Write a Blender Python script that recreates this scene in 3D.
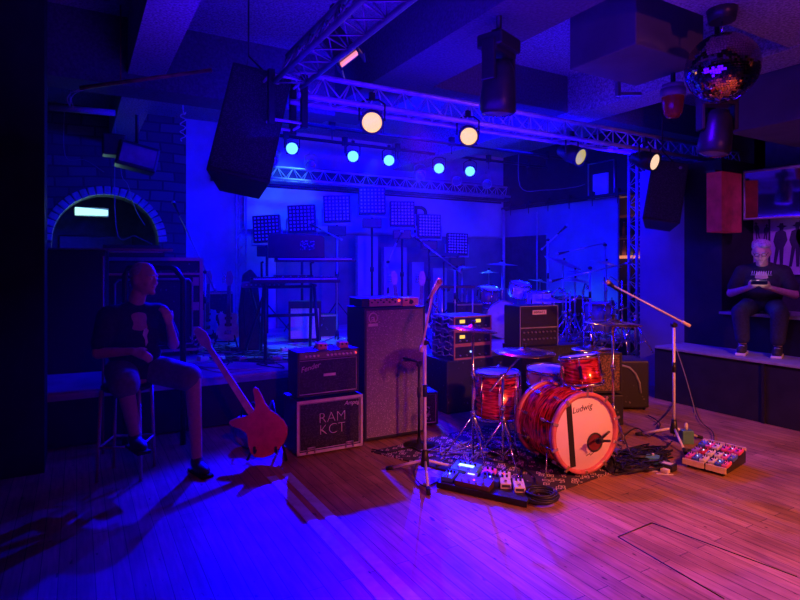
import bpy, math, random
from mathutils import Vector, Matrix, Quaternion
random.seed(7)
S = bpy.context.scene
for o in list(bpy.data.objects): bpy.data.objects.remove(o)
COL = S.collection
V = Vector
PI = math.pi
R = math.radians

# ------------------------------------------------------------------ camera
FPX, HY = 560.0, 265.0
CAMP = V((0, 0, 1.6))
FW, RT, UP = V((.5, .8660254, 0)), V((.8660254, -.5, 0)), V((0, 0, 1))
def ray(px, py): return FW + RT*((px-400)/FPX) + UP*((HY-py)/FPX)
def dep(px, py, d): return CAMP + ray(px, py)*d            # point at a given depth
def onz(px, py, z=0): r = ray(px, py); return CAMP + r*((z-1.6)/r.z)
def onx(px, py, x): r = ray(px, py); return CAMP + r*(x/r.x)
def ony(px, py, y): r = ray(px, py); return CAMP + r*(y/r.y)
cd = bpy.data.cameras.new('camera'); cam = bpy.data.objects.new('camera', cd); COL.objects.link(cam)
cam.location = CAMP; cam.rotation_euler = (PI/2, 0, R(-30))
cd.sensor_width = 36; cd.lens = 36*FPX/800; cd.shift_y = -(300-HY)/800; cd.clip_start = .05
S.camera = cam

HAZE = .0055
# ------------------------------------------------------------------ light, world, exposure
S.view_settings.view_transform = 'Standard'; S.view_settings.look = 'None'
S.view_settings.gamma = 1; S.view_settings.use_curve_mapping = False
S.view_settings.exposure = 0.0
w = bpy.data.worlds.new('world'); S.world = w; w.use_nodes = True
w.node_tree.nodes['Background'].inputs[0].default_value = (.005, .0, .3, 1)
w.node_tree.nodes['Background'].inputs[1].default_value = .02
BLUE = (.0012, .0, 1.0)
def spot(name, loc, tgt, col, e, deg=40, blend=.4, rad=.06):
    l = bpy.data.lights.new(name, 'SPOT'); l.energy = e; l.color = col; l.spot_size = R(deg); l.spot_blend = blend; l.shadow_soft_size = rad
    o = bpy.data.objects.new(name, l); COL.objects.link(o); o.location = loc
    o.rotation_euler = (V(tgt)-V(loc)).to_track_quat('-Z', 'Y').to_euler(); return o
def area(name, loc, tgt, col, e, sx, sy):
    l = bpy.data.lights.new(name, 'AREA'); l.energy = e; l.color = col; l.shape = 'RECTANGLE'; l.size = sx; l.size_y = sy
    o = bpy.data.objects.new(name, l); COL.objects.link(o); o.location = loc
    o.rotation_euler = (V(tgt)-V(loc)).to_track_quat('-Z', 'Y').to_euler(); return o
# blue wash of the stage: lamps on the front truss that shine up stage, and lamps over the stage; ceiling and cyan fills are added
area('blue_wash_truss', (4.0, 4.9, 3.0), (4.6, 9.0, 1.4), BLUE, 300, 4.5, .25)
area('blue_wash_stage', (4.6, 7.4, 3.45), (4.6, 7.2, 0), BLUE, 200, 4.0, 1.2)
area('blue_wash_side', (3.5, 6.8, 3.3), (8.1, 7.0, 1.5), BLUE, 90, 1.5, .4)
area('blue_wash_left', (2.6, 6.6, 3.2), (.9, 9.4, 1.6), BLUE, 50, .8, .3)
area('blue_ceiling_fill', (3.2, 4.2, 2.75), (3.2, 4.6, 4), BLUE, 60, 4, 1.2)  # unseen upward fill, added to brighten the ceiling
area('blue_ceiling_fill_near', (1.6, 2.6, 2.4), (2.2, 3.0, 4), (.035, .001, 1), 90, 3.0, 1.0)  # unseen fill under the near ceiling, added to brighten it blue
area('blue_wash_pillar', (4.6, 5.3, 2.8), (6.6, 4.6, 1.6), BLUE, 8, .4, .3)
spot('cyan_banner_fill', (2.9, 8.3, 3.4), (3.1, 9.4, 2.75), (.12, .6, .6), 22, 75, .9, .1)  # added spot that tints the banner cyan, without a fixture
spot('cyan_kit_fill', (4.6, 8.0, 3.4), (6.3, 7.4, 1.1), (.06, .4, 1), 420, 50, .9, .04)  # added for cyan highlights on the upstage drums
spot('cyan_keys_fill', (4.2, 8.0, 3.4), (2.8, 7.3, .8), (.06, .4, 1), 300, 42, .8, .04)  # added for highlights on the keyboards and the amplifier below
spot('cyan_racks_fill', (4.8, 8.0, 3.4), (3.6, 5.2, .9), (.05, .25, 1), 120, 34, .8, .04)  # added for highlights around the rack stack
# front of house: warm and pink lamps behind the camera, high up; truss and poster fills are added
spot('warm_front', (3.6, -1.6, 3.3), (4.2, 2.0, 0), (1, .21, .055), 1330, 60, .8, .15)
spot('pink_front', (.2, -2.2, 3.3), (2.9, 4.1, .2), (1, .05, .36), 430, 36, .9, .12)
spot('red_left', (.4, -2.0, 3.2), (.9, 4.6, .6), (1, .015, .05), 30, 30, .8, .12)
spot('violet_near', (3.0, 5.0, 3.1), (2.2, 1.35, 0), (.16, .0, 1), 1500, 46, .9, .10)
spot('truss_fill', (2.6, -2.5, 2.5), (4.4, 4.6, 3.05), (1, .14, .42), 170, 40, .8, .15)  # added spot that brightens the front truss pink
spot('blue_platform', (3.4, 2.6, 3.3), (6.6, 3.4, 1.0), (.06, .0, 1), 190, 46, .8, .10)
spot('violet_poster_fill', (5.2, 1.8, 3.2), (7.3, 3.2, 1.9), (.45, .05, 1), 170, 50, .8, .10)  # added fill that brightens the posters, placed close to them

# ------------------------------------------------------------------ materials
MATS = {}
def mat(name, c, rough=.6, metal=0., var=.18, scale=14., bump=0., emis=None, es=0., spec=.5, coat=0.):
    if name in MATS: return MATS[name]
    m = bpy.data.materials.new(name); m.use_nodes = True; nt = m.node_tree; N = nt.nodes; L = nt.links
    b = N['Principled BSDF']
    tc = N.new('ShaderNodeTexCoord'); no = N.new('ShaderNodeTexNoise'); no.inputs['Scale'].default_value = scale; no.inputs['Detail'].default_value = 4
    L.new(tc.outputs['Object'], no.inputs['Vector'])
    r = N.new('ShaderNodeValToRGB'); r.color_ramp.elements[0].position = .3; r.color_ramp.elements[1].position = .7
    r.color_ramp.elements[0].color = (*[x*(1-var) for x in c], 1); r.color_ramp.elements[1].color = (*[min(1, x*(1+var)) for x in c], 1)
    L.new(no.outputs['Fac'], r.inputs['Fac']); L.new(r.outputs['Color'], b.inputs['Base Color'])
    b.inputs['Roughness'].default_value = rough; b.inputs['Metallic'].default_value = metal; b.inputs['Specular IOR Level'].default_value = spec
    b.inputs['Coat Weight'].default_value = coat
    if bump:
        bp = N.new('ShaderNodeBump'); bp.inputs['Strength'].default_value = bump; bp.inputs['Distance'].default_value = .01
        L.new(no.outputs['Fac'], bp.inputs['Height']); L.new(bp.outputs['Normal'], b.inputs['Normal'])
    if emis:
        b.inputs['Emission Color'].default_value = (*emis, 1); b.inputs['Emission Strength'].default_value = es
    MATS[name] = m; return m
def nodes(m): return m.node_tree.nodes, m.node_tree.links, m.node_tree.nodes['Principled BSDF']

black = mat('black_paint', (.012, .012, .013), .55, var=.3)
tolex = mat('black_vinyl', (.02, .02, .022), .5, var=.3, scale=90, bump=.25)
blackmetal = mat('black_metal', (.035, .035, .038), .38, .6)
plastic = mat('black_plastic', (.022, .022, .024), .4)
chrome = mat('chrome', (.78, .78, .8), .16, 1., var=.05)
steel = mat('dull_steel', (.5, .5, .52), .35, .9, var=.12)
alu = mat('truss_aluminium', (.6, .58, .6), .42, .35, var=.15)
standgrey = mat('pale_stand_paint', (.9, .86, .84), .3, .1, var=.08)
brass = mat('cymbal_bronze', (.78, .55, .3), .26, 1., var=.12, scale=40)
cream = mat('cream_plastic', (.8, .74, .6), .45, var=.1)
white = mat('white_paint', (.8, .8, .8), .5, var=.06)
greyp = mat('grey_paint', (.3, .3, .32), .5)
redp = mat('red_gloss', (.6, .03, .05), .3, coat=.4)
pinkp = mat('pink_enamel', (.9, .15, .4), .35)
bluep = mat('blue_enamel', (.08, .15, .6), .35)
greenp = mat('teal_enamel', (.1, .4, .38), .35)
wood = mat('light_wood', (.62, .42, .25), .5, var=.2, scale=20)
darkwood = mat('dark_wood', (.10, .05, .03), .45, var=.35, scale=20)
skin = mat('skin', (.62, .36, .27), .5, var=.1, scale=30)
hairgrey = mat('grey_hair', (.45, .42, .42), .8, var=.4, scale=60, bump=.6)
hairwhite = mat('short_white_hair', (.4, .4, .42), .8, var=.35, scale=60, bump=.5)
shirt = mat('black_cotton', (.018, .018, .022), .85, var=.3, scale=30, bump=.3)
denim = mat('dark_denim', (.03, .035, .07), .85, var=.3, scale=40, bump=.4)
khaki = mat('grey_shorts_cotton', (.16, .15, .17), .85, var=.25, scale=30, bump=.3)
rubber = mat('rubber', (.02, .02, .02), .8)
cablem = mat('cable_rubber', (.02, .02, .022), .45)
plaster = mat('pale_plaster', (.55, .55, .6), .8, var=.12, scale=3, bump=.15)
panelm = mat('painted_panel', (.38, .38, .42), .75, var=.15, scale=2)
bannerm = mat('banner_cloth', (.55, .62, .6), .8, var=.1, scale=2)
ceilm = mat('rough_ceiling_board', (.3, .3, .33), .9, var=.55, scale=55, bump=.9)
beamm = mat('dark_beam_plaster', (.10, .10, .115), .85, var=.3, scale=45, bump=.8)
duct = mat('grey_duct', (.10, .10, .12), .7, var=.12, scale=4)
stagem = mat('stage_vinyl', (.34, .35, .4), .28, var=.45, scale=3, bump=.1)
darkwall = mat('black_wall_paint_and_shade', (.012, .012, .016), .7, var=.4, scale=6, bump=.2)
navy = mat('dark_navy_paint', (.05, .05, .07), .6, var=.3, scale=8)
mixer_display = mat('amber_display', (.3, .2, .02), .4, emis=(1, .62, .08), es=1.2)
led_red = mat('red_indicator', (.4, 0, 0), .4, emis=(1, .05, .02), es=4)
led_white = mat('white_screen', (.3, .4, .5), .4, emis=(.35, .6, 1), es=2.2)
phone_glow = mat('phone_screen', (.5, .5, .5), .4, emis=(.85, .7, 1), es=3)
lens_warm = mat('lit_warm_lens', (.1, .08, .03), .4, emis=(1, .55, .15), es=1.25, var=.4, scale=60)
lens_blue = mat('lit_blue_lens', (.3, .5, .8), .4, emis=(.1, .42, 1), es=2.6)
lens_yellow = mat('lit_yellow_lens', (.15, .13, .03), .4, emis=(.62, .5, .08), es=.8)
lens_pink = mat('lit_peach_lens', (.2, .1, .08), .4, emis=(1, .62, .42), es=1.1)
lens_off = mat('dark_lens', (.3, .3, .35), .12, .5)
exitm = mat('mint_light_diffuser', (.6, .9, .8), .5, emis=(.42, 1, .78), es=1.5)
orange_glow = mat('orange_lit_edge', (.9, .3, .15), .5, emis=(1, .28, .16), es=1.1)
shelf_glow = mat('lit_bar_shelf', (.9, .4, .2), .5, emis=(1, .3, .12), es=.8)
rednylon = mat('red_lamp_shade', (.25, .015, .035), .7, emis=(.5, .015, .05), es=.1, var=.6, scale=6)
poster = mat('poster_paper', (.42, .34, .42), .6, var=.35, scale=9)
poster2 = mat('pale_poster_paper', (.6, .52, .6), .6, var=.15, scale=5)
posterink = mat('poster_ink', (.05, .04, .07), .6)
posterred = mat('dark_red_paper', (.25, .04, .06), .6)
gridm = mat('lamp_cell', (.7, .7, .8), .3, .3)
amptweed = None

def planks():
    m = bpy.data.materials.new('worn_wooden_planks'); m.use_nodes = True; N, L, b = nodes(m)
    tc = N.new('ShaderNodeTexCoord'); mp = N.new('ShaderNodeMapping'); mp.inputs['Rotation'].default_value = (0, 0, PI/2)
    L.new(tc.outputs['Object'], mp.inputs['Vector'])
    br = N.new('ShaderNodeTexBrick'); L.new(mp.outputs['Vector'], br.inputs['Vector'])
    br.inputs['Scale'].default_value = 1; br.inputs['Brick Width'].default_value = 1.9; br.inputs['Row Height'].default_value = .082
    br.inputs['Mortar Size'].default_value = .0022; br.inputs['Mortar Smooth'].default_value = .2; br.offset = .37
    br.inputs['Color1'].default_value = (.36, .19, .095, 1); br.inputs['Color2'].default_value = (.50, .275, .135, 1); br.inputs['Mortar'].default_value = (.05, .03, .02, 1)
    ns = N.new('ShaderNodeTexNoise'); ns.inputs['Scale'].default_value = 6; ns.inputs['Detail'].default_value = 8
    mp2 = N.new('ShaderNodeMapping'); mp2.inputs['Scale'].default_value = (7, .55, 1); L.new(tc.outputs['Object'], mp2.inputs['Vector']); L.new(mp2.outputs['Vector'], ns.inputs['Vector'])
    r = N.new('ShaderNodeValToRGB'); r.color_ramp.elements[0].position = .32; r.color_ramp.elements[0].color = (.66, .62, .62, 1); r.color_ramp.elements[1].position = .66; r.color_ramp.elements[1].color = (1.08, 1.05, 1.05, 1)
    L.new(ns.outputs['Fac'], r.inputs['Fac'])
    mx = N.new('ShaderNodeMix'); mx.data_type = 'RGBA'; mx.blend_type = 'MULTIPLY'; mx.inputs['Factor'].default_value = 1
    L.new(br.outputs['Color'], mx.inputs['A']); L.new(r.outputs['Color'], mx.inputs['B'])
    st = N.new('ShaderNodeTexNoise'); st.inputs['Scale'].default_value = 2.6; st.inputs['Detail'].default_value = 5; L.new(tc.outputs['Object'], st.inputs['Vector'])
    r2 = N.new('ShaderNodeValToRGB'); r2.color_ramp.elements[0].position = .3; r2.color_ramp.elements[0].color = (.55, .5, .5, 1); r2.color_ramp.elements[1].position = .55; r2.color_ramp.elements[1].color = (1, 1, 1, 1)
    L.new(st.outputs['Fac'], r2.inputs['Fac'])
    mx2 = N.new('ShaderNodeMix'); mx2.data_type = 'RGBA'; mx2.blend_type = 'MULTIPLY'; mx2.inputs['Factor'].default_value = .8
    L.new(mx.outputs['Result'], mx2.inputs['A']); L.new(r2.outputs['Color'], mx2.inputs['B']); L.new(mx2.outputs['Result'], b.inputs['Base Color'])
    kn = N.new('ShaderNodeTexNoise'); kn.inputs['Scale'].default_value = 1; kn.inputs['Detail'].default_value = 2
    mp3 = N.new('ShaderNodeMapping'); mp3.inputs['Scale'].default_value = (26, 9, 1); L.new(tc.outputs['Object'], mp3.inputs['Vector']); L.new(mp3.outputs['Vector'], kn.inputs['Vector'])
    r3 = N.new('ShaderNodeValToRGB'); r3.color_ramp.elements[0].position = .69; r3.color_ramp.elements[0].color = (1, 1, 1, 1); r3.color_ramp.elements[1].position = .74; r3.color_ramp.elements[1].color = (.2, .15, .15, 1); L.new(kn.outputs['Fac'], r3.inputs['Fac'])
    mx3 = N.new('ShaderNodeMix'); mx3.data_type = 'RGBA'; mx3.blend_type = 'MULTIPLY'; mx3.inputs['Factor'].default_value = 1; L.new(mx2.outputs['Result'], mx3.inputs['A']); L.new(r3.outputs['Color'], mx3.inputs['B']); L.new(mx3.outputs['Result'], b.inputs['Base Color'])
    b.inputs['Roughness'].default_value = .5; b.inputs['Specular IOR Level'].default_value = .35
    bp = N.new('ShaderNodeBump'); bp.inputs['Strength'].default_value = .35; bp.inputs['Distance'].default_value = .004; L.new(mx.outputs['Result'], bp.inputs['Height']); L.new(bp.outputs['Normal'], b.inputs['Normal'])
    return m
plankm = planks()
def brickm():
    m = bpy.data.materials.new('rough_stone_masonry'); m.use_nodes = True; N, L, b = nodes(m)
    tc = N.new('ShaderNodeTexCoord'); mp = N.new('ShaderNodeMapping'); mp.inputs['Rotation'].default_value = (PI/2, 0, 0); L.new(tc.outputs['Object'], mp.inputs['Vector'])
    ns = N.new('ShaderNodeTexNoise'); ns.inputs['Scale'].default_value = 3
    mv = N.new('ShaderNodeMix'); mv.data_type = 'RGBA'; mv.inputs['Factor'].default_value = .16; L.new(mp.outputs['Vector'], mv.inputs['A']); L.new(ns.outputs['Color'], mv.inputs['B'])
    br = N.new('ShaderNodeTexBrick'); L.new(mv.outputs['Result'], br.inputs['Vector']); br.inputs['Scale'].default_value = 1; br.inputs['Brick Width'].default_value = .3; br.inputs['Row Height'].default_value = .13; br.inputs['Mortar Size'].default_value = .012
    br.inputs['Color1'].default_value = (.07, .07, .075, 1); br.inputs['Color2'].default_value = (.16, .155, .16, 1); br.inputs['Mortar'].default_value = (.05, .05, .05, 1)
    L.new(br.outputs['Color'], b.inputs['Base Color']); b.inputs['Roughness'].default_value = .9
    bp = N.new('ShaderNodeBump'); bp.inputs['Strength'].default_value = .9; bp.inputs['Distance'].default_value = .03; L.new(br.outputs['Color'], bp.inputs['Height']); L.new(bp.outputs['Normal'], b.inputs['Normal'])
    return m
masonry = brickm()
def pearl(sc, nm):
    m = bpy.data.materials.new(nm); m.use_nodes = True; N, L, b = nodes(m)
    tc = N.new('ShaderNodeTexCoord'); mp = N.new('ShaderNodeMapping'); mp.inputs['Scale'].default_value = sc; L.new(tc.outputs['Object'], mp.inputs['Vector'])
    ns = N.new('ShaderNodeTexNoise'); ns.inputs['Scale'].default_value = 1; ns.inputs['Detail'].default_value = 5; ns.inputs['Distortion'].default_value = 1.2; L.new(mp.outputs['Vector'], ns.inputs['Vector'])
    r = N.new('ShaderNodeValToRGB'); e = r.color_ramp.elements; e[0].position = .36; e[0].color = (.035, .002, .004, 1); e[1].position = .62; e[1].color = (.85, .05, .07, 1)
    x = e.new(.5); x.color = (.42, .012, .02, 1)
    L.new(ns.outputs['Fac'], r.inputs['Fac']); L.new(r.outputs['Color'], b.inputs['Base Color']); b.inputs['Roughness'].default_value = .22; b.inputs['Coat Weight'].default_value = .6; b.inputs['Metallic'].default_value = .25
    return m
pearlm = pearl((6, 6, 40), 'red_oyster_pearl'); pearlk = pearl((7, 40, 7), 'red_oyster_pearl_bass')
def speckle(name, base, fleck, scale, pos, rough=.7):
    m = bpy.data.materials.new(name); m.use_nodes = True; N, L, b = nodes(m)
    tc = N.new('ShaderNodeTexCoord'); vo = N.new('ShaderNodeTexVoronoi'); vo.inputs['Scale'].default_value = scale; L.new(tc.outputs['Object'], vo.inputs['Vector'])
    bw = N.new('ShaderNodeSeparateColor'); L.new(vo.outputs['Color'], bw.inputs['Color'])
    r = N.new('ShaderNodeValToRGB'); e = r.color_ramp.elements; e[0].position = pos; e[0].color = (*base, 1); e[1].position = min(1, pos+.06); e[1].color = (*fleck, 1)
    L.new(bw.outputs['Red'], r.inputs['Fac']); L.new(r.outputs['Color'], b.inputs['Base Color']); b.inputs['Roughness'].default_value = rough
    return m
sparkle = speckle('silver_sparkle_grille', (.2, .15, .18), (.5, .42, .44), 190, .88)
blackgrille = speckle('black_woven_grille', (.015, .015, .018), (.06, .06, .06), 160, .7)
tweed = speckle('woven_checker_grille', (.07, .04, .02), (.3, .17, .07), 110, .55)
greygrille = speckle('pale_grey_grille', (.7, .7, .72), (.9, .9, .9), 150, .6)
vinylfleck = speckle('scuffed_black_vinyl', (.02, .02, .022), (.16, .16, .18), 70, .985, .5)
def rugm():
    m = bpy.data.materials.new('patterned_rug'); m.use_nodes = True; N, L, b = nodes(m)
    tc = N.new('ShaderNodeTexCoord'); vo = N.new('ShaderNodeTexVoronoi'); vo.inputs['Scale'].default_value = 16; vo.distance = 'MANHATTAN'; L.new(tc.outputs['Object'], vo.inputs['Vector'])
    r = N.new('ShaderNodeValToRGB'); r.color_ramp.interpolation = 'CONSTANT'; e = r.color_ramp.elements; e[0].position = 0; e[0].color = (.7, .52, .42, 1); e[1].position = .28; e[1].color = (.08, .03, .04, 1)
    x = e.new(.5); x.color = (.75, .58, .48, 1); x = e.new(.62); x.color = (.05, .03, .05, 1)
    L.new(vo.outputs['Distance'], r.inputs['Fac']); L.new(r.outputs['Color'], b.inputs['Base Color']); b.inputs['Roughness'].default_value = .95
    return m
rugmat = rugm()

# ------------------------------------------------------------------ mesh builder
def rotto(a, b):
    d = (V(b)-V(a)); return d.to_track_quat('Z', 'Y').to_matrix()
class MB:
    def __init__(s): s.v = []; s.f = []; s.s = []
    def add(s, vs, fs, sm=False):
        n = len(s.v); s.v += [V(x) for x in vs]; s.f += [tuple(i+n for i in f) for f in fs]; s.s += [sm]*len(fs); return s
    def box(s, c, d, rot=None):
        x, y, z = [k/2 for k in d]; c = V(c)
        vs = [V((i*x, j*y, k*z)) for i in (-1, 1) for j in (-1, 1) for k in (-1, 1)]
        if rot is not None: vs = [rot @ p for p in vs]
        return s.add([c+p for p in vs], [(0, 1, 3, 2), (4, 6, 7, 5), (0, 4, 5, 1), (2, 3, 7, 6), (0, 2, 6, 4), (1, 5, 7, 3)])
    def bx(s, x0, x1, y0, y1, z0, z1): return s.box(((x0+x1)/2, (y0+y1)/2, (z0+z1)/2), (abs(x1-x0), abs(y1-y0), abs(z1-z0)))
    def cyl(s, a, b, r0, r1=None, n=14, cap=True):
        a, b = V(a), V(b); r1 = r0 if r1 is None else r1; M = rotto(a, b); vs = []
        for p, r in ((a, r0), (b, r1)):
            vs += [p + M @ V((r*math.cos(2*PI*i/n), r*math.sin(2*PI*i/n), 0)) for i in range(n)]
        s.add(vs, [(i, (i+1) % n, n+(i+1) % n, n+i) for i in range(n)], True)
        if cap:
            k = len(s.v)-2*n; s.f += [tuple(k+i for i in reversed(range(n))), tuple(k+n+i for i in range(n))]; s.s += [False]*2
        return s
    def tube(s, pts, r, n=8, closed=False):
        pts = [V(p) for p in pts]; m = len(pts); vs = []; prev = None
        for i, p in enumerate(pts):
            if closed: t = pts[(i+1) % m]-pts[i-1]
            else: t = pts[min(i+1, m-1)]-pts[max(i-1, 0)]
            t.normalize()
            if prev is None:
                prev = t.orthogonal().normalized()
            prev = (prev - t*prev.dot(t)); prev.normalize(); q = t.cross(prev)
            rr = r[i] if isinstance(r, (list, tuple)) else r
            vs += [p + prev*rr*math.cos(2*PI*j/n) + q*rr*math.sin(2*PI*j/n) for j in range(n)]
        fs = [(i*n+j, i*n+(j+1) % n, ((i+1) % m)*n+(j+1) % n, ((i+1) % m)*n+j) for i in range(m if closed else m-1) for j in range(n)]
        s.add(vs, fs, True)
        if not closed:
            k = len(s.v)-m*n; s.f += [tuple(k+i for i in reversed(range(n))), tuple(k+(m-1)*n+i for i in range(n))]; s.s += [False]*2
        return s
    def lathe(s, prof, n=28, M=None, c=(0, 0, 0), sm=True):
        c = V(c); vs = []
        for r, z in prof:
            for i in range(n):
                p = V((r*math.cos(2*PI*i/n), r*math.sin(2*PI*i/n), z))
                vs.append(c + (M @ p if M is not None else p))
        return s.add(vs, [(k*n+i, k*n+(i+1) % n, (k+1)*n+(i+1) % n, (k+1)*n+i) for k in range(len(prof)-1) for i in range(n)], sm)
    def sph(s, c, r, nu=18, nv=12, M=None):
        c = V(c); r = (r,)*3 if isinstance(r, (int, float)) else r; vs = []
        for j in range(nv+1):
            t = PI*j/nv
            for i in range(nu):
                a = 2*PI*i/nu; p = V((r[0]*math.sin(t)*math.cos(a), r[1]*math.sin(t)*math.sin(a), r[2]*math.cos(t)))
                vs.append(c + (M @ p if M is not None else p))
        return s.add(vs, [(j*nu+i, j*nu+(i+1) % nu, (j+1)*nu+(i+1) % nu, (j+1)*nu+i) for j in range(nv) for i in range(nu)], True)
    def prism(s, poly, y0, y1, sm=False):       # outline in x,z extruded along y
        n = len(poly); vs = [V((x, y0, z)) for x, z in poly] + [V((x, y1, z)) for x, z in poly]
        return s.add(vs, [tuple(range(n)), tuple(reversed(range(n, 2*n)))] + [(i, n+i, n+(i+1) % n, (i+1) % n) for i in range(n)], sm)
    def xf(s, M): s.v = [M @ p for p in s.v]; return s
    def mesh(s, name):
        me = bpy.data.meshes.new(name); me.from_pydata([tuple(p) for p in s.v], [], s.f); me.validate(); 
        for p, q in zip(me.polygons, s.s): p.use_smooth = q
        me.update(); return me

def link(name, me, m, parent=None, bevel=0):
    o = bpy.data.objects.new(name, me); COL.objects.link(o)
    if m and not me.materials: me.materials.append(m)
    if parent: o.parent = parent
    if bevel:
        b = o.modifiers.new('bevel', 'BEVEL'); b.width = bevel; b.segments = 2; b.limit_method = 'ANGLE'
    return o
def recalc(me):
    import bmesh
    bm = bmesh.new(); bm.from_mesh(me); bmesh.ops.recalc_face_normals(bm, faces=bm.faces); bm.to_mesh(me); bm.free()
def part(name, mb, m, parent, bevel=0, label=None):
    me = mb.mesh(name); recalc(me)
    o = link(name, me, m, parent, bevel)
    if label: o['label'] = label
    return o
def tag(o, label, cat, group=None):
    o['label'] = label; o['category'] = cat
    if group: o['group'] = group
    return o
def thing(name, label, cat, loc=(0, 0, 0), rz=0., group=None):
    o = bpy.data.objects.new(name, None); COL.objects.link(o); o.empty_display_size = .1
    o.location = loc; o.rotation_euler = (0, 0, R(rz)); return tag(o, label, cat, group)
def solo(name, mb, m, label, cat, loc=(0, 0, 0), rz=0., group=None, bevel=0):
    o = part(name, mb, m, None, bevel); o.location = loc; o.rotation_euler = (0, 0, R(rz)); return tag(o, label, cat, group)
def struct(name, mb, m, bevel=0):
    o = part(name, mb, m, None, bevel); o['kind'] = 'structure'; return o
def text(name, s, size, m, parent, loc, rot=(PI/2, 0, 0), ext=.001, shear=0, label=None, space=1.0, off=0.):
    cu = bpy.data.curves.new(name, 'FONT'); cu.body = s; cu.size = size; cu.extrude = ext; cu.shear = shear; cu.align_x = 'CENTER'; cu.align_y = 'CENTER'; cu.space_line = space; cu.offset = off
    t = bpy.data.objects.new('tmp', cu); COL.objects.link(t)
    me = bpy.data.meshes.new_from_object(t.evaluated_get(bpy.context.evaluated_depsgraph_get())); bpy.data.objects.remove(t)
    me.materials.clear()
    o = link(name, me, m, parent); o.location = loc; o.rotation_euler = rot
    if label: o['label'] = label
    return o
def blob(mb, vox=.012, smooth=6):
    me = mb.mesh('tmp'); recalc(me); t = bpy.data.objects.new('tmp', me); COL.objects.link(t)
    r = t.modifiers.new('r', 'REMESH'); r.mode = 'VOXEL'; r.voxel_size = vox; r.use_smooth_shade = True
    if smooth:
        q = t.modifiers.new('s', 'SMOOTH'); q.factor = .5; q.iterations = smooth
    out = bpy.data.meshes.new_from_object(t.evaluated_get(bpy.context.evaluated_depsgraph_get())); bpy.data.objects.remove(t)
    for p in out.polygons: p.use_smooth = True
    out.materials.clear(); return out
def cone(mb, a, b, r0, r1):       # limb with round ends
    mb.cyl(a, b, r0, r1, 16, True); mb.sph(a, r0, 16, 10); mb.sph(b, r1, 16, 10); return mb
def arcpts(c, r, a0, a1, n, f): return [f(c[0]+r*math.cos(a0+(a1-a0)*i/n), c[1]+r*math.sin(a0+(a1-a0)*i/n)) for i in range(n+1)]

# ------------------------------------------------------------------ THE SETTING
FZ = .5        # stage floor height
SY = 5.68      # stage front
struct('floor', MB().bx(-4.5, 9, -4, 11.5, -.1, 0), plankm)
struct('stage_platform', MB().bx(-2.5, 8.1, SY, 9.5, .02, FZ-.02), darkwall)
struct('stage_deck', MB().bx(-2.5, 8.1, SY-.02, 9.5, FZ-.02, FZ), stagem)
nos = MB()
for i in range(86): nos.box((-2.4+i*.12, SY-.027, FZ-.035), (.09, .012, .012))
nos.bx(-2.5, 8.1, SY-.024, SY-.0, FZ-.075, FZ-.0205)
struct('trim_1', nos, steel)
# back wall with the arch on the left
AX, AW, AZ, BY = .40, .72, 1.95, 9.5
poly = [(-4.5, 0), (-4.5, 3.95), (1.52, 3.95), (1.52, 0), (AX+AW, 0)] + [(AX+AW*math.cos(t), AZ+AW*math.sin(t)) for t in [PI*i/20 for i in range(21)]] + [(AX-AW, 0)]
def ngon_wall():
    mb = MB(); mb.bx(-4.5, AX-AW, BY, BY+.45, 0, 3.95); mb.bx(AX+AW, 1.52, BY, BY+.45, 0, 3.95)
    n = 20
    for i in range(n):
        a, b = PI*i/n, PI*(i+1)/n
        x0, z0, x1, z1 = AX+AW*math.cos(a), AZ+AW*math.sin(a), AX+AW*math.cos(b), AZ+AW*math.sin(b)
        mb.prism([(x1, z1), (x0, z0), (x0, 3.95), (x1, 3.95)], BY, BY+.45)
    return mb
struct('wall_back_stone', ngon_wall(), masonry)
vs = MB()
for i in range(23):
    a = PI*(i+.5)/23; rr = AW+.05
    vs.box((AX+rr*math.cos(a), BY-.01, AZ+rr*math.sin(a)), (.125, .06, .088), Matrix.Rotation(-a, 3, 'Y'))
archm = mat('pale_arch_stone', (.5, .52, .47), .85, var=.3, scale=12, bump=.5)
struct('trim_2', vs, archm, .01)
struct('wall_back', MB().bx(1.52, 9, BY, BY+.3, 0, 3.95), plaster)
struct('wall_passage', MB().bx(-1, 2, 11.2, 11.4, 0, 3.95), mat('olive_passage_plaster', (.2, .22, .18), .9, var=.3, scale=8))
struct('wall_right', MB().bx(8.1, 8.14, 6.5, 9.5, 0, 2.78), panelm)
struct('wall_right_upper', MB().bx(8.1, 8.3, 4.9, 9.5, 2.78, 3.95), darkwall)  # black colour stands in for the unlit upper wall
struct('wall_bar', MB().bx(9.2, 9.4, 3.8, 9.5, 0, 3.95), darkwall)
struct('wall_side_passage', MB().bx(7.3, 9.4, 3.7, 3.83, 0, 3.95), darkwall)
struct('wall_right_column', MB().bx(6.6, 8.1, 4.3, 4.94, 0, 2.86), mat('column_paint', (.24, .24, .27), .8, var=.12, scale=3))
struct('pillar_right', MB().bx(6.6, 7.3, 3.83, 4.3, 0, 2.86), darkwall)
struct('wall_platform', MB().bx(7.3, 7.5, -4, 3.83, 0, 3.95), navy)
struct('wall_left', MB().bx(-4.7, -4.5, -4, 11.5, 0, 3.95), darkwall)
struct('wall_front', MB().bx(-4.5, 9, -4.2, -4, 0, 3.95), darkwall)
struct('pillar_left', MB().bx(-2.9, -.215, 5.1, 5.6, 0, 3.95), darkwall)
struct('platform_lower', MB().bx(6.02, 7.3, -4, 4.3, 0, .605), darkwall)
struct('platform_upper', MB().bx(6.56, 7.3, -4, 3.83, .605, 1.025), darkwall)
struct('trim_3', MB().bx(5.99, 6.56, -4, 4.28, .605, .635), greyp, .006)
struct('trim_4', MB().bx(6.52, 7.3, -4, 3.82, 1.025, 1.055), greyp, .006)
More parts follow.
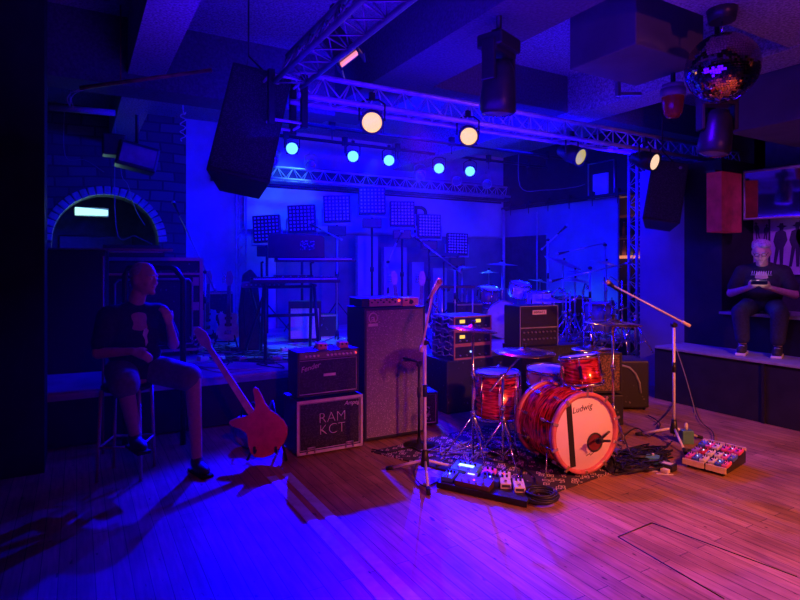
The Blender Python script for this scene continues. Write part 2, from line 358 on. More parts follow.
# panel joints and latches of the platform front
for k, yy in enumerate((1.7, 3.05)):
    struct('trim_%d' % (5+k), MB().bx(6.0, 6.02, yy, yy+.03, 0, .6), black)
# dark lower panel of the stage side wall, skirting
struct('trim_7', MB().bx(8.07, 8.1, 8.2, 9.4, 1.1, 2.2), navy)
struct('trim_8', MB().bx(3.0, 8.1, 9.46, 9.5, FZ, 2.18), mat('mid_grey_drape', (.22, .22, .26), .85, var=.2, scale=3))
struct('trim_9', MB().bx(1.9, 8.1, 9.3, 9.5, 2.98, 3.3), navy)
# ceiling
struct('ceiling', MB().bx(-4.5, 9.4, -4, 11.4, 3.95, 4.05), ceilm)
for i, (x0, x1, y0, y1, z0, mm) in enumerate([
        (2.55, 3.15, -4, 6.6, 3.42, beamm), (.42, .74, -4, 9.5, 3.42, ceilm), (5.3, 5.75, -4, 9.5, 3.45, ceilm), (-1.6, -1.1, -4, 9.5, 3.4, beamm),
        (-4.5, 2.55, 5.9, 6.3, 3.3, beamm), (3.15, 7.3, 2.0, 2.5, 3.47, ceilm), (3.15, 8.1, 5.0, 5.35, 3.5, beamm), (-1.1, .42, 3.2, 3.5, 3.3, beamm), (.74, 2.55, 3.0, 3.05, 3.9, beamm)]):
    struct('ceiling_beam.%03d' % i if i else 'ceiling_beam', MB().bx(x0, x1, y0, y1, z0, 3.95), mm)
tag(solo('ceiling_duct', MB().bx(3.68, 4.55, 2.79, 3.45, 3.28, 3.95), duct, 'x', 'duct', bevel=.01), 'boxy grey ventilation duct dropping from the ceiling left of the mirror ball', 'ventilation duct')
tag(solo('ceiling_duct', MB().bx(5.8, 7.2, 2.62, 3.3, 2.95, 3.95), duct, 'x', 'duct', bevel=.01), 'boxy grey ventilation duct behind and right of the mirror ball', 'ventilation duct')
# floor strips and hatch
for k, (x0, lab) in enumerate(((1.24, 'pale metal floor strip, left one of the pair running towards the camera'), (1.355, 'pale metal floor strip, right one of the pair running towards the camera'))):
    solo('floor_strip', MB().bx(0, .07, -2, 4.15, 0, .004), mat('brushed_floor_strip', (.5, .55, .65), .5, .1), lab, 'floor strip', (x0, 0, .0005), group='metal strips on the floor')
ha = MB(); a, b, c = onz(652, 523), onz(797, 577), onz(618, 537)
for p, q in ((a, b), (a, c), (c, onz(724, 599))): ha.tube([p+V((0, 0, .001)), q+V((0, 0, .001))], .004, 4)
tag(part('trim_10', ha, black, None), '', ''); bpy.data.objects['trim_10']['kind'] = 'structure'
for k in ('label', 'category'): del bpy.data.objects['trim_10'][k]

# banner with a letter, high on the back wall
b_ = thing('stage_banner', 'long pale banner with a dark letter high on the stage back wall', 'banner', (0, 0, 0))
part('cloth', MB().bx(2.42, 7.95, 9.40, 9.41, 2.2, 2.93), bannerm, b_)
p = ony(422, 221, 9.38)
text('letter', 'R', .78, black, b_, (p.x, 9.392, p.z), ext=.004)
part('hem_bar', MB().cyl((2.42, 9.4, 2.94), (7.95, 9.4, 2.94), .018), blackmetal, b_)

hz_ = bpy.data.materials.new('stage_haze'); hz_.use_nodes = True; N_ = hz_.node_tree.nodes; N_.remove(N_['Principled BSDF'])
vs_n = N_.new('ShaderNodeVolumeScatter'); vs_n.inputs['Density'].default_value = HAZE; vs_n.inputs['Anisotropy'].default_value = .35
hz_.node_tree.links.new(vs_n.outputs[0], N_['Material Output'].inputs['Volume'])
hob = part('stage_haze', MB().bx(-2.2, 8.05, 3.0, 9.38, .52, 3.93), hz_, None); hob['kind'] = 'stuff'; tag(hob, 'thin haze hanging over the stage, glowing around the lamps', 'haze')

# ------------------------------------------------------------------ TRUSSES
def truss(name, p0, p1, label, size=.2, step=.26, group=None, up=1, m=alu, rc=.021):
    p0, p1 = V(p0), V(p1); d = (p1-p0); Ln = d.length; d.normalize()
    upv = V((0, 0, 1)) if abs(d.z) < .9 else V((0, 1, 0)); sd = d.cross(upv).normalized(); u = sd.cross(d).normalized()
    off = [u*size*.5*up, u*-size*.5*up+sd*size*.5, u*-size*.5*up-sd*size*.5]
    t = thing(name, label, 'truss', p0, group=group)
    for o in off: part('chord', MB().cyl(o, o+d*Ln, rc, n=8), m, t)
    br = MB(); n = max(2, int(Ln/step))
    for i in range(n):
        for a, b in ((0, 1), (0, 2), (1, 2)):
            s0, s1 = d*(Ln*i/n), d*(Ln*(i+.5)/n); s2 = d*(Ln*(i+1)/n)
            br.tube([off[a]+s0, off[b]+s1], rc*.3, 5); br.tube([off[b]+s1, off[a]+s2], rc*.3, 5)
    part('bracing', br, m, t); return t
truss('lighting_truss', (1.6, 4.58, 3.13), (8.3, 4.58, 3.13), 'long front lighting truss crossing the whole picture above the drums', .22, rc=.026)
truss('lighting_truss', (1.5, 4.45, 3.2), (1.5, -1.5, 3.2), 'truss running overhead from the front truss corner towards the camera', .24, m=mat('dark_truss_metal', (.16, .15, .18), .4, .6))
truss('lighting_truss', (2.0, 8.8, 3.08), (7.6, 8.8, 3.08), 'rear lighting truss above the pale banner', .2)
pipe_left = None
truss('truss_tower', (6.98, 5.3, 0), (6.98, 5.3, 3.3), 'upright truss tower beside the blue column under the right hanging loudspeaker', .22)
truss('truss_tower', (2.3, 9.2, FZ), (2.3, 9.2, 2.9), 'upright truss tower at the left end of the pale banner', .16, rc=.014)
cs = thing('truss_corner', 'square truss corner frame hanging where the two front trusses meet', 'truss corner', (1.5, 4.58, 3.08))
for sx in (-.14, .14):
    for sy in (-.14, .14): part('post', MB().box((sx, sy, -.12), (.05, .05, .44)), blackmetal, cs)
for zz in (.06, -.3): part('ring', MB().tube([(-.14, -.14, zz), (.14, -.14, zz), (.14, .14, zz), (-.14, .14, zz)], .014, 6, True), alu, cs)
# pipes
def pipe(a, b, label, r=.025, m=blackmetal, clamps=0, name='lighting_pipe'):
    t = thing(name, label, 'pipe', a); d = V(b)-V(a); part('tube', MB().cyl((0, 0, 0), d, r, n=10), m, t)
    if name == 'lighting_pipe' and 'hanging' in label or 'slanting' in label or 'short' in label: part('hanger', MB().cyl(d*.3, d*.3+V((0, 0, 3.95-a[2]-d.z*.3)), .006, n=5), m, t)
    for i in range(clamps):
        c = d*((i+.5)/clamps); part('clamp', MB().box(c+V((0, 0, .03)), (.07, .07, .13)).cyl(c+V((0, 0, -.02)), c+V((0, 0, -.16)), .008, n=6), m, t)
    return t
pipe((2.2, 8.0, 3.5), (7.9, 8.0, 3.5), 'straight dark pipe carrying the blue stage lamps', clamps=6)
pipe((2.0, 7.0, 3.45), (7.9, 7.0, 3.45), 'bare dark pipe hanging between the front truss and the blue lamps', clamps=3)
pipe((7.9, 9.3, 2.8), (7.9, 5.0, 2.8), 'black rail with clamps along the top of the right stage wall', .03, clamps=8)
pipe((7.9, 9.25, FZ), (7.9, 9.25, 2.8), 'thin upright pipe in the right rear stage corner', .03, alu)
pipe(onx(537, 212, 8.0), V((8.0, onx(537, 286, 8.0).y, FZ)), 'thin pale pole against the right stage wall', .015, alu)
pipe(dep(80, 88, 5.0), dep(212, 70, 5.2), 'rusty slanting pipe near the ceiling, upper left', .018, mat('rusty_pipe', (.45, .16, .08), .5, .4, var=.4))
pipe(dep(50, 107, 6.0), dep(115, 113, 6.2), 'short blue-grey bar above the stone arch', .035, greyp)
t = thing('ceiling_bracket', 'small angled metal bracket hanging from the ceiling, right of centre', 'bracket', dep(618, 80, 5.2))
part('bar', MB().box((0, 0, .0), (.035, .035, .3)).box((.09, -.05, -.13), (.22, .035, .03), Matrix.Rotation(R(-30), 3, 'Z')), steel, t)

# ------------------------------------------------------------------ LAMPS
def par(pos, aim, label, lens, s=1., group=None, hang=.3, name='stage_lamp', body=blackmetal):
    pos = V(pos); t = thing(name, label, 'stage lamp', pos, group=group)
    M = V(aim).to_track_quat('-Z', 'Y').to_matrix()
    part('can', MB().lathe([(0, .17*s), (.06*s, .17*s), (.075*s, .1*s), (.1*s, .04*s), (.1*s, -.12*s), (.094*s, -.12*s), (.094*s, -.06*s)], 24, M), body, t)
    part('lens', MB().lathe([(.096*s, -.115*s), (.06*s, -.126*s), (0, -.131*s)], 24, M), lens, t)
    g = MB()
    for k in range(4): g.box(M @ V((.112*s*math.cos(k*PI/2+PI/4), .112*s*math.sin(k*PI/2+PI/4), -.125*s)), (.02*s, .02*s, .012*s), M)
    part('gel_frame', g.lathe([(.1*s, -.12*s), (.108*s, -.12*s), (.108*s, -.13*s), (.088*s, -.13*s), (.088*s, -.12*s)], 24, M), body, t)
    sd = M @ V((1, 0, 0)); sd.z = 0; sd.normalize()
    part('yoke', MB().tube([sd*.115*s, sd*.115*s+V((0, 0, .15*s)), sd*.06*s+V((0, 0, .19*s)), sd*-.06*s+V((0, 0, .19*s)), sd*-.115*s+V((0, 0, .15*s)), sd*-.115*s], .009*s, 6), body, t)
    part('clamp', MB().box((0, 0, .22*s), (.05*s, .03*s, .07*s)).cyl((0, 0, .19*s), (0, 0, max(.26*s, hang)), .01*s, n=6), body, t)
    return t
for k, (x, y, lab) in enumerate(((372, 121, 'glowing warm white lamp on the front truss, nearer the truss corner'), (468, 135, 'glowing warm white lamp on the front truss, straight above the mixer racks'))):
    p = ony(x, y, 4.5); par(p, CAMP-p+V((.5*k, 0, -.6)), lab, lens_warm, .95 if k else 1.0, 'lamps on the front truss', .24)
    spot('warm_truss_lamp', p+(CAMP-p).normalized()*.25, (3.0+k*1.2, 1.0, 0), (1, .35, .1), 55, 60, .8, .08)
p = ony(572, 154, 4.5); par(p, (.14, -.99, -.45), 'dim yellow lamp on the front truss, left of the peach one', lens_yellow, 1.0, 'lamps on the front truss', .24)
p2 = ony(645, 160, 4.34); par(p2, (.1, -.99, -.35), 'dim peach-coloured lamp on the front truss beside the right loudspeaker', lens_pink, 1.05, 'lamps on the front truss', .24)
BL = [(292, 148, 'lit blue lamp over the stage, leftmost of the five, beside the left loudspeaker'), (353, 156, 'lit blue lamp over the stage, below left of the first warm lamp'), (389, 160, 'lit blue lamp over the stage, below right of the first warm lamp'),
      (439, 168, 'lit blue lamp over the stage, below left of the second warm lamp'), (470, 171, 'lit blue lamp over the stage, rightmost of the five, below the second warm lamp')]
TG = [(.75, 2.5, 0), (1.3, 1.6, 0), (2.6, 1.4, 0), (.8, 2.9, 0), (5.4, 3.2, 0)]
EN = [4600, 1900, 1500, 4000, 500]
for k, (x, y, lab) in enumerate(BL):
    p = ony(x, y, 8.0); a = V(TG[k])-p
    t = par(p, (CAMP-p)+V((0, 0, -.5)), lab, lens_blue, .95, 'lit blue lamps over the stage', 3.5-p.z)
    spot('blue_stage_lamp', p+(CAMP-p).normalized()*.25, TG[k], BLUE, EN[k], (34, 44, 48, 30, 36)[k], .35, .05)
for x, y, lab in ((273, 160, 'unlit stage lamp clamped left end of the rear truss'), (311, 165, 'small unlit lamp on the rear truss, right of the first blue lamp'), (420, 174, 'unlit lamp on the rear truss, left of the fourth blue lamp'), (456, 180, 'unlit lamp on the rear truss between the fourth and fifth blue lamps'), (486, 183, 'unlit lamp on the rear truss, right of the fifth blue lamp')):
    p = ony(x, y, 8.6); par(p, (-.4, -.8, -.3), lab, lens_off, .9, 'unlit lamps on the rear truss', .24, body=steel)
def moving_head(pos, label, s=1., tilt=(0, 0, -1), top=.5, rz=0):
    t = thing('moving_head_lamp', label, 'stage lamp', pos, rz)
    part('base', MB().box((0, 0, .26*s), (.27*s, .2*s, .1*s)), plastic, t, .015)
    part('yoke', MB().box((-.135*s, 0, .12*s), (.035*s, .1*s, .28*s)).box((.135*s, 0, .12*s), (.035*s, .1*s, .28*s)).box((0, 0, .2*s), (.28*s, .12*s, .04*s)), plastic, t, .01)
    M = V(tilt).to_track_quat('-Z', 'Y').to_matrix()
    part('head', MB().lathe([(0, .15*s), (.07*s, .14*s), (.1*s, .08*s), (.115*s, 0), (.125*s, -.12*s), (.13*s, -.2*s), (.11*s, -.22*s)], 24, M), plastic, t)
    part('lens', MB().lathe([(.11*s, -.215*s), (.06*s, -.235*s), (0, -.24*s)], 24, M), lens_off, t)
    part('hanger', MB().cyl((0, 0, .3*s), (0, 0, top), .02*s, n=8).box((0, 0, .33*s), (.12*s, .05*s, .04*s)), blackmetal, t); return t
moving_head(dep(499, 82, 4.1), 'dark moving head lamp hanging from the ceiling beam above the front truss', 1.05, (.05, .1, -1), 3.93-dep(499, 82, 4.1).z, 20)
moving_head(dep(717, 128, 4.6), 'dark moving head lamp hanging just below the mirror ball', 1.0, (-.15, 0, -1), 3.95-dep(717, 128, 4.6).z, -30)
t = thing('barn_door_lamp', 'black box lamp with a lit edge hung on the overhead truss', 'stage lamp', dep(340, 48, 4.15))
Mb = Matrix.Rotation(R(-30), 3, 'Z') @ Matrix.Rotation(R(-38), 3, 'Y')
part('housing', MB().box((0, 0, 0), (.17, .2, .2), Mb), plastic, t, .01)
part('lit_edge', MB().box(Mb @ V((.0, -.02, -.112)), (.15, .05, .018), Mb), orange_glow, t, label='glowing orange edge')
part('barn_door', MB().box(Mb @ V((.1, -.0, -.13)), (.012, .18, .08), Mb).box(Mb @ V((-.1, 0, -.13)), (.012, .18, .08), Mb), plastic, t)
part('hanger', MB().cyl((0, 0, .08), (-.02, .05, .3), .012, n=6).box((-.02, .05, .3), (.06, .06, .06)), blackmetal, t)
# mirror ball
MP = dep(722, 68, 4.1)
t = thing('mirror_ball', 'mirror ball hanging at the upper right', 'mirror ball', MP)
def mirror_tiles(r):
    mb = MB(); nv = 44
    for j in range(nv):
        t0, t1 = PI*j/nv, PI*(j+1)/nv; nu = max(4, int(2*nv*math.sin((t0+t1)/2)))
        for i in range(nu):
            a0, a1 = 2*PI*i/nu, 2*PI*(i+1)/nu; g = .06; ta, tb = t0+(t1-t0)*g, t1-(t1-t0)*g; b0, b1 = a0+(a1-a0)*g, a1-(a1-a0)*g
            f = lambda th, ph: V((r*math.sin(th)*math.cos(ph), r*math.sin(th)*math.sin(ph), r*math.cos(th)))
            q = [f(ta, b0), f(tb, b0), f(tb, b1), f(ta, b1)]; c = sum(q, V())/4; ax = V((random.uniform(-1, 1), random.uniform(-1, 1), random.uniform(-1, 1))).normalized(); Rm = Matrix.Rotation(random.gauss(0, .07), 3, ax)
            mb.add([c+Rm @ (x-c) for x in q], [(0, 1, 2, 3)])
    return mb
part('tiles', mirror_tiles(.248), mat('mirror_glass', (.6, .38, .42), .04, 1., var=.02), t)
part('core', MB().sph((0, 0, 0), .243, 32, 20), blackmetal, t)
part('motor', MB().cyl((0, 0, .34), (0, 0, .46), .09, .11).cyl((0, 0, .46), (0, 0, .5), .14), plastic, t)
part('cord', MB().cyl((0, 0, .24), (0, 0, .36), .008, n=6), chrome, t)
spot('mirror_ball_pin', (5.2, .3, 3.1), MP, (1, .18, .1), 60, 14, .5, .05)
# red beacon lamp
t = thing('beacon_lamp', 'red glass beacon lamp with a pale collar, under the ceiling left of the mirror ball', 'lamp', dep(673, 103, 4.9))
part('glass', MB().lathe([(0, -.13), (.05, -.125), (.075, -.09), (.09, .03), (.09, .06)]), mat('ruby_glass', (.16, .01, .02), .15, emis=(.4, .01, .02), es=.05), t)
part('collar', MB().cyl((0, 0, .05), (0, 0, .12), .105).cyl((0, 0, .12), (0, 0, .16), .09), greyp, t)
part('mount', MB().cyl((0, 0, .15), (0, 0, .6), .02), blackmetal, t)

# ------------------------------------------------------------------ LOUDSPEAKERS overhead
def hung_speaker(pos, rz, tilt, size, label, roll=0):
    t = thing('hanging_loudspeaker', label, 'loudspeaker', pos, rz)
    M = Matrix.Rotation(R(roll), 3, 'Y') @ Matrix.Rotation(R(tilt), 3, 'X'); w_, d_, h_ = size
    pl = [(-w_/2, -d_/2), (w_/2, -d_/2), (w_*.34, d_/2), (-w_*.34, d_/2)]
    vs_ = [V((x, y, z)) for z in (-h_/2, h_/2) for x, y in pl]
    part('cabinet', MB().add([M @ p for p in vs_], [(0, 1, 2, 3), (7, 6, 5, 4)]+[(i, (i+1) % 4, 4+(i+1) % 4, 4+i) for i in range(4)]), tolex, t, .008)
    part('grille', MB().box(M @ V((0, -d_/2-.008, 0)), (w_*.92, .014, h_*.94), M), blackgrille, t)
    part('badge', MB().cyl(M @ V((w_*.28, -d_/2-.016, h_*.4)), M @ V((w_*.28, -d_/2-.02, h_*.4)), .02), greyp, t)
    part('bracket', MB().tube([M @ V((-w_*.3, 0, h_/2)), (-.02, 0, h_/2+.16), M @ V((w_*.3, 0, h_/2))], .01, 6).cyl((-.02, 0, h_/2+.16), (-.02, 0, 3.95-pos[2]), .008, n=6), blackmetal, t)
    return t
hung_speaker(dep(251, 133, 4.8), -18, -14, (.5, .42, 1.0), 'big black loudspeaker hanging on the left above the stage edge', 11)
hung_speaker(dep(664, 196, 6.95), -50, -18, (.42, .30, .8), 'black loudspeaker hanging on the right in front of the blue column', 10)

# ------------------------------------------------------------------ AMPLIFIERS
def feet(t, w_, d_, r=.02):
    for sx in (-1, 1):
        for sy in (0, 1): part('foot', MB().cyl((sx*(w_/2-.06), .06+sy*(d_-.12), 0), (sx*(w_/2-.06), .06+sy*(d_-.12), .03), r), rubber, t)
def cabinet(name, label, cat, loc, rz, w_, d_, h_, body, grille, edge=.03, gz0=None, gz1=None, piping=None, base=.02, group=None):
    """front face is at local y=0, body behind"""
    t = thing(name, label, cat, loc, rz, group)
    gz0 = base+edge if gz0 is None else gz0; gz1 = h_-edge if gz1 is None else gz1
    mb = MB().bx(-w_/2, w_/2, .03, d_, base, h_)
    mb.bx(-w_/2, w_/2, 0, .03, base, gz0).bx(-w_/2, w_/2, 0, .03, gz1, h_).bx(-w_/2, -w_/2+edge, 0, .03, gz0, gz1).bx(w_/2-edge, w_/2, 0, .03, gz0, gz1)
    part('cabinet', mb, body, t)
    part('grille', MB().bx(-w_/2+edge, w_/2-edge, .012, .029, gz0, gz1), grille, t)
    if piping:
        x, z0, z1 = w_/2-edge, gz0, gz1
        part('piping', MB().tube([(-x, .008, z0), (x, .008, z0), (x, .008, z1), (-x, .008, z1)], .006, 6, True), piping, t)
    feet(t, w_, d_); return t
def front(px, py, z=0): return onz(px, py, z)
paletrim = mat('pale_grey_trim', (.62, .56, .56), .5)
# tall bass cabinet
c = onz(365, 444)
AMPX, AMPY = c.x, c.y
t = cabinet('bass_speaker_cabinet', 'tall black speaker cabinet with a silver sparkle grille, left of the centre microphone stand', 'speaker cabinet', (c.x+.315, c.y, 0), -2, .63, .40, 1.21, tolex, sparkle, .022, piping=greyp)
text('badge', 'a', .1, paletrim, t, (-.225, .009, 1.115), ext=.003)
part('badge_ring', MB().tube([(-.225+.042*math.cos(a*PI/6), .009, 1.12+.045*math.sin(a*PI/6)) for a in range(-2, 9)], .006, 6).bx(-.272, -.178, .004, .012, 1.045, 1.07), paletrim, t)
for sx in (-1, 1): part('handle', MB().box((sx*.318, .2, .75), (.012, .16, .1)), blackmetal, t)
# bass head and the pink unit on top
t = thing('amplifier_head', 'slim dark amplifier head lying on the tall silver-grilled cabinet', 'amplifier', (c.x+.19, c.y+.03, 1.21), -2)
part('chassis', MB().bx(-.2, .2, .0, .3, .008, .09), blackmetal, t, .006)
part('front_panel', MB().bx(-.13, .195, -.006, 0, .014, .084), mat('dusky_pink_panel', (.4, .22, .28), .4), t)
for k in range(9): part('knob', MB().cyl((-.11+k*.03, -.006, .05+.02*(k % 2)), (-.11+k*.03, -.022, .05+.02*(k % 2)), .008, n=8), plastic, t)
part('power_light', MB().cyl((.17, -.006, .06), (.17, -.014, .06), .009, n=8), led_red, t)
t = thing('effects_unit', 'small pink effects box on the right end of the tall cabinet', 'effects unit', (c.x+.49, c.y+.02, 1.21), -2)
part('chassis', MB().bx(-.085, .085, 0, .15, .004, .085), mat('salmon_enamel', (.75, .3, .38), .4), t, .005)
part('front_graphic', MB().prism([(-.02, .03), (.01, .02), (.03, .04), (.02, .06), (-.01, .07)], -.003, 0).box((-.05, -.002, .06), (.03, .003, .012)), black, t)
for k in range(2): part('knob', MB().cyl((.03+k*.03, 0, .02), (.03+k*.03, -.014, .02), .008, n=8), cream, t)
# lower road cabinet and combo on it
c = onz(297, 459)
t = cabinet('guitar_speaker_cabinet', 'black speaker cabinet with pale edges and a stencilled band name, under the guitar combo', 'speaker cabinet', (c.x+.30, c.y, 0), -1, .60, .36, .47, tolex, blackgrille, .03, piping=paletrim)
part('edge_frame', MB().bx(-.3, .3, -.006, 0, .445, .47).bx(-.3, -.278, -.006, 0, .02, .45).bx(.278, .3, -.006, 0, .02, .45).bx(-.3, .3, -.006, 0, .02, .042), paletrim, t)
logo = mat('stencil_white', (.75, .68, .68), .6)
text('stencil', 'RAM\nKCT', .125, logo, t, (.02, .009, .25), space=.8, off=-.0035)
text('script_badge', 'Ampeg', .05, logo, t, (.2, .009, .405), shear=.35)
for sx in (-.18, .17): part('corner_handle', MB().tube([(sx-.035, -.01, .03), (sx-.03, -.014, .075), (sx+.03, -.014, .075), (sx+.035, -.01, .03)], .008, 6), steel, t)
t = cabinet('guitar_combo', 'black guitar combo amplifier with a slanted row of knobs, standing on the band-name cabinet', 'guitar amplifier', (c.x+.30, c.y+.04, .47), -1, .56, .25, .40, tolex, blackgrille, .018, gz1=.325, piping=paletrim)
part('control_panel', MB().bx(-.262, .262, -.004, .02, .335, .39), mat('dark_silver_panel', (.2, .15, .17), .35, .5), t)
for k in range(12): part('knob', MB().cyl((-.21+k*.036+(0.05 if k > 3 else 0), -.004, .362), (-.21+k*.036+(0.05 if k > 3 else 0), -.022, .362), .0095, n=8), logo, t)
part('jewel_light', MB().cyl((.245, -.004, .362), (.245, -.014, .362), .009, n=8), led_red, t)
text('script_badge', 'Fender', .062, paletrim, t, (-.165, .009, .262), rot=(PI/2, R(-12), 0), shear=.35)
part('name_tape', MB().box((.01, .008, .19), (.11, .006, .022)), logo, t, label='pale tape strip')
part('carry_handle', MB().tube([(-.1, .12, .4), (-.08, .12, .425), (.08, .12, .425), (.1, .12, .4)], .009, 6), rubber, t)
for k, lab in enumerate(('small pink pedal on the left half of the guitar combo', 'small pink pedal on the right half of the guitar combo')):
    q = thing('effects_pedal', lab, 'effects pedal', (c.x+.27+k*.2, c.y+.1, .87), -4, 'pedals on the guitar combo')
    part('body', MB().prism([(-.042, 0), (.042, 0), (.04, .05), (-.04, .055)], 0, .1), mat('salmon_enamel', (0, 0, 0)), q, .004)
    for j in range(2): part('knob', MB().cyl((-.02+j*.04, 0, .035), (-.02+j*.04, -.013, .035), .008, n=8), plastic, q)
# small amp right of the tall cabinet
c = onz(428, 436)
t = cabinet('practice_amplifier', 'low black practice amplifier with a pale frame, right of the tall silver-grilled cabinet', 'guitar amplifier', (c.x+.13, c.y+.25, 0), -12, .27, .25, .34, tolex, blackgrille, .02, piping=paletrim)
part('dented_cloth_patch', MB().box((0, .006, .13), (.12, .006, .14)), speckle('speckled_cone', (.03, .03, .04), (.4, .4, .45), 60, .6), t)
# power-rack base and three racks
c = onz(457, 414)
solo('black_equipment_trunk', MB().bx(-.28, .34, 0, .52, 0, .57), vinylfleck, 'big plain black trunk under the stack of lit rack units', 'trunk', (c.x+.17, c.y+.02, 0), -2, bevel=.01)
rackframe = mat('rack_front_edge', (.45, .2, .14), .5)
for k in range(3):
    lab = ('rack case with one white light, bottom of the stack of three', 'rack case with one amber display, middle of the stack of three', 'rack case with two amber displays, top of the stack of three')[k]
    t = thing('rack_case', lab, 'rack case', (c.x+.24, c.y+.03, .57+k*.157), -2, 'stacked rack cases')
    part('shell', MB().bx(-.25, .25, .02, .46, .004, .155), stagem if False else mat('textured_case_side', (.16, .16, .18), .5, var=.6, scale=25, bump=.8), t, .006)
    part('front_frame', MB().bx(-.25, .25, 0, .02, .0, .018).bx(-.25, .25, 0, .02, .14, .156).bx(-.25, -.235, 0, .02, .018, .14).bx(.235, .25, 0, .02, .018, .14), rackframe, t)
    part('unit', MB().bx(-.235, .235, .008, .02, .018, .14), plastic, t)
    ds = [(-.14, .1), (.07, .1)] if k == 2 else ([(-.14, .09)] if k == 1 else [])
    for x, z in ds: part('display', MB().bx(x-.032, x+.032, .002, .008, z-.018, z+.018), mixer_display, t)
    if k == 0: part('light', MB().cyl((-.03, .008, .08), (-.03, .0, .08), .01, n=8), led_white, t)
    for j in range(5): part('knob', MB().cyl((-.17+j*.085, .008, .045), (-.17+j*.085, -.01, .045), .009, n=8), steel, t)
    for y in (.1, .27): part('vent', MB().bx(-.257, -.25, y, y+.1, .03, .12), black, t)
for k in range(7):
    pts = []; z = .62+k*.065
    for i in range(14): pts.append((c.x-.03-.02*math.sin(i*1.7+k), c.y+.04+i*.032, z+.018*math.sin(i*1.1+k*2)))
    solo('cable', MB().tube(pts, .006, 5), greyp, 'thin cable hanging along the left side of the rack case stack', 'cable', group='cables beside the rack cases')
# half-stack behind the drums
c = onz(525, 424)
t = cabinet('speaker_cabinet', 'dark speaker cabinet under the tall amplifier head, behind the snare drum', 'speaker cabinet', (c.x+.36, c.y, 0), -8, .72, .36, .76, tolex, blackgrille, .02)
t = thing('amplifier_head', 'tall black amplifier head with a white nameplate behind the drum kit', 'amplifier', (c.x+.225, c.y+.03, .76), -8)
part('case', MB().bx(-.235, .235, .015, .3, .005, .42), tolex, t, .008)
part('front_panel', MB().bx(-.215, .215, .003, .015, .02, .19).bx(-.215, .215, .003, .015, .2, .4), plastic, t)
part('front_edges', MB().bx(-.235, .235, 0, .01, .19, .2).bx(-.235, .235, 0, .01, .412, .42).bx(-.235, -.228, 0, .01, .0, .42).bx(.228, .235, 0, .01, 0, .42), greyp, t)
part('nameplate', MB().bx(-.085, .085, -.002, .003, .33, .375), logo, t)
text('nameplate_lettering', 'HIWATT', .036, black, t, (0, -.004, .352))
for j in range(18): part('knob', MB().cyl((-.19+(j % 9)*.047, .003, .08+(j//9)*.07), (-.19+(j % 9)*.047, -.012, .08+(j//9)*.07), .009, n=8), steel, t)
# tweed combo and case at the right of the kit
c = onz(600, 431)
solo('black_crate', MB().bx(-.2, .2, 0, .4, 0, .3), vinylfleck, 'low black crate under the woven-grille combo behind the drum hardware', 'crate', (c.x+.18, c.y+.1, 0), -25, bevel=.01)
t = cabinet('guitar_combo', 'black combo amplifier with a woven brown grille, right behind the rack tom', 'guitar amplifier', (c.x+.2, c.y+.12, .3), -25, .38, .25, .42, tolex, tweed, .02)
part('carry_handle', MB().tube([(-.08, .12, .42), (-.06, .12, .45), (.06, .12, .45), (.08, .12, .42)], .01, 6), rubber, t)
c = onz(630, 415)
t = thing('equipment_case', 'black equipment case with round lid against the blue column', 'equipment case', (c.x+.15, c.y+.1, 0), -30)
part('shell', MB().bx(-.17, .2, 0, .4, .03, .55), vinylfleck, t, .02)
part('rim', MB().tube([(-.1+.2*math.cos(a*PI/8), -.01, .2+.3*math.sin(a*PI/8)) for a in range(9)], .012, 6), greyp, t)
for sx in (-.12, .15): part('caster', MB().cyl((sx, .05, .02), (sx+.02, .05, .02), .02).cyl((sx, .35, .02), (sx+.02, .35, .02), .02), rubber, t)

# ------------------------------------------------------------------ DRUMS
def drum(name, label, loc, M, r, h, shell, lugs=8, head=None, cat='drum', hoopm=None, legs=0, group=None):
    """axis local z from 0 to h, transformed by M"""
    t = thing(name, label, cat, loc, group=group); hm = hoopm or chrome
    def P(mb): return mb.xf(M.to_4x4())
    part('shell', P(MB().lathe([(r, 0), (r, h), (r-.006, h), (r-.006, 0), (r, 0)], 40)), shell, t)
    for nm, z, s in (('batter_head', h+.004, 1), ('resonant_head', -.004, -1)):
        part(nm, P(MB().lathe([(0, z), (r*.98, z), (r+.002, z-s*.01)], 40)), head or white_head, t)
        part('hoop', P(MB().lathe([(r+.003, z-s*.015), (r+.012, z-s*.015), (r+.012, z+s*.012), (r+.005, z+s*.012), (r+.003, z-s*.015)], 40)), hm, t)
    for i in range(lugs):
        a = 2*PI*i/lugs+.2; x, y = math.cos(a), math.sin(a); q = MB()
        q.box((x*(r+.012), y*(r+.012), h/2), (.022, .022, min(.1, h*.5)), Matrix.Rotation(a, 3, 'Z')).tube([(x*(r+.016), y*(r+.016), -.012), (x*(r+.016), y*(r+.016), h+.012)], .004, 5)
        part('lug', P(q), chrome, t)
    for i in range(legs):
        a = 2*PI*i/legs+.6; x, y = math.cos(a), math.sin(a); z0 = -loc[2]
        part('leg', MB().tube([(x*(r+.025), y*(r+.025), h*.55), (x*(r+.025), y*(r+.025), z0+.08), (x*(r+.06), y*(r+.06), z0+.012)], .006, 6).sph((x*(r+.06), y*(r+.06), z0+.012), .012, 8, 6), chrome, t)
    return t
white_head = mat('drum_head_white', (.82, .72, .7), .5, var=.06, scale=3)
I3 = Matrix.Identity(3)
RUGZ = .012
# rug
ra = onz(545, 497); rv, ru = V((-.62, 1.42, 0)), V((1.35, .12, 0))
solo('patterned_rug', MB().add([V((0, 0, z))+q for z in (0, .01) for q in (V((0, 0, 0)), ru, ru+rv, rv)], [(3, 2, 1, 0), (4, 5, 6, 7), (0, 1, 5, 4), (1, 2, 6, 5), (2, 3, 7, 6), (3, 0, 4, 7)]), rugmat, 'worn patterned rug under the red drum kit', 'rug', (ra.x, ra.y, .001))
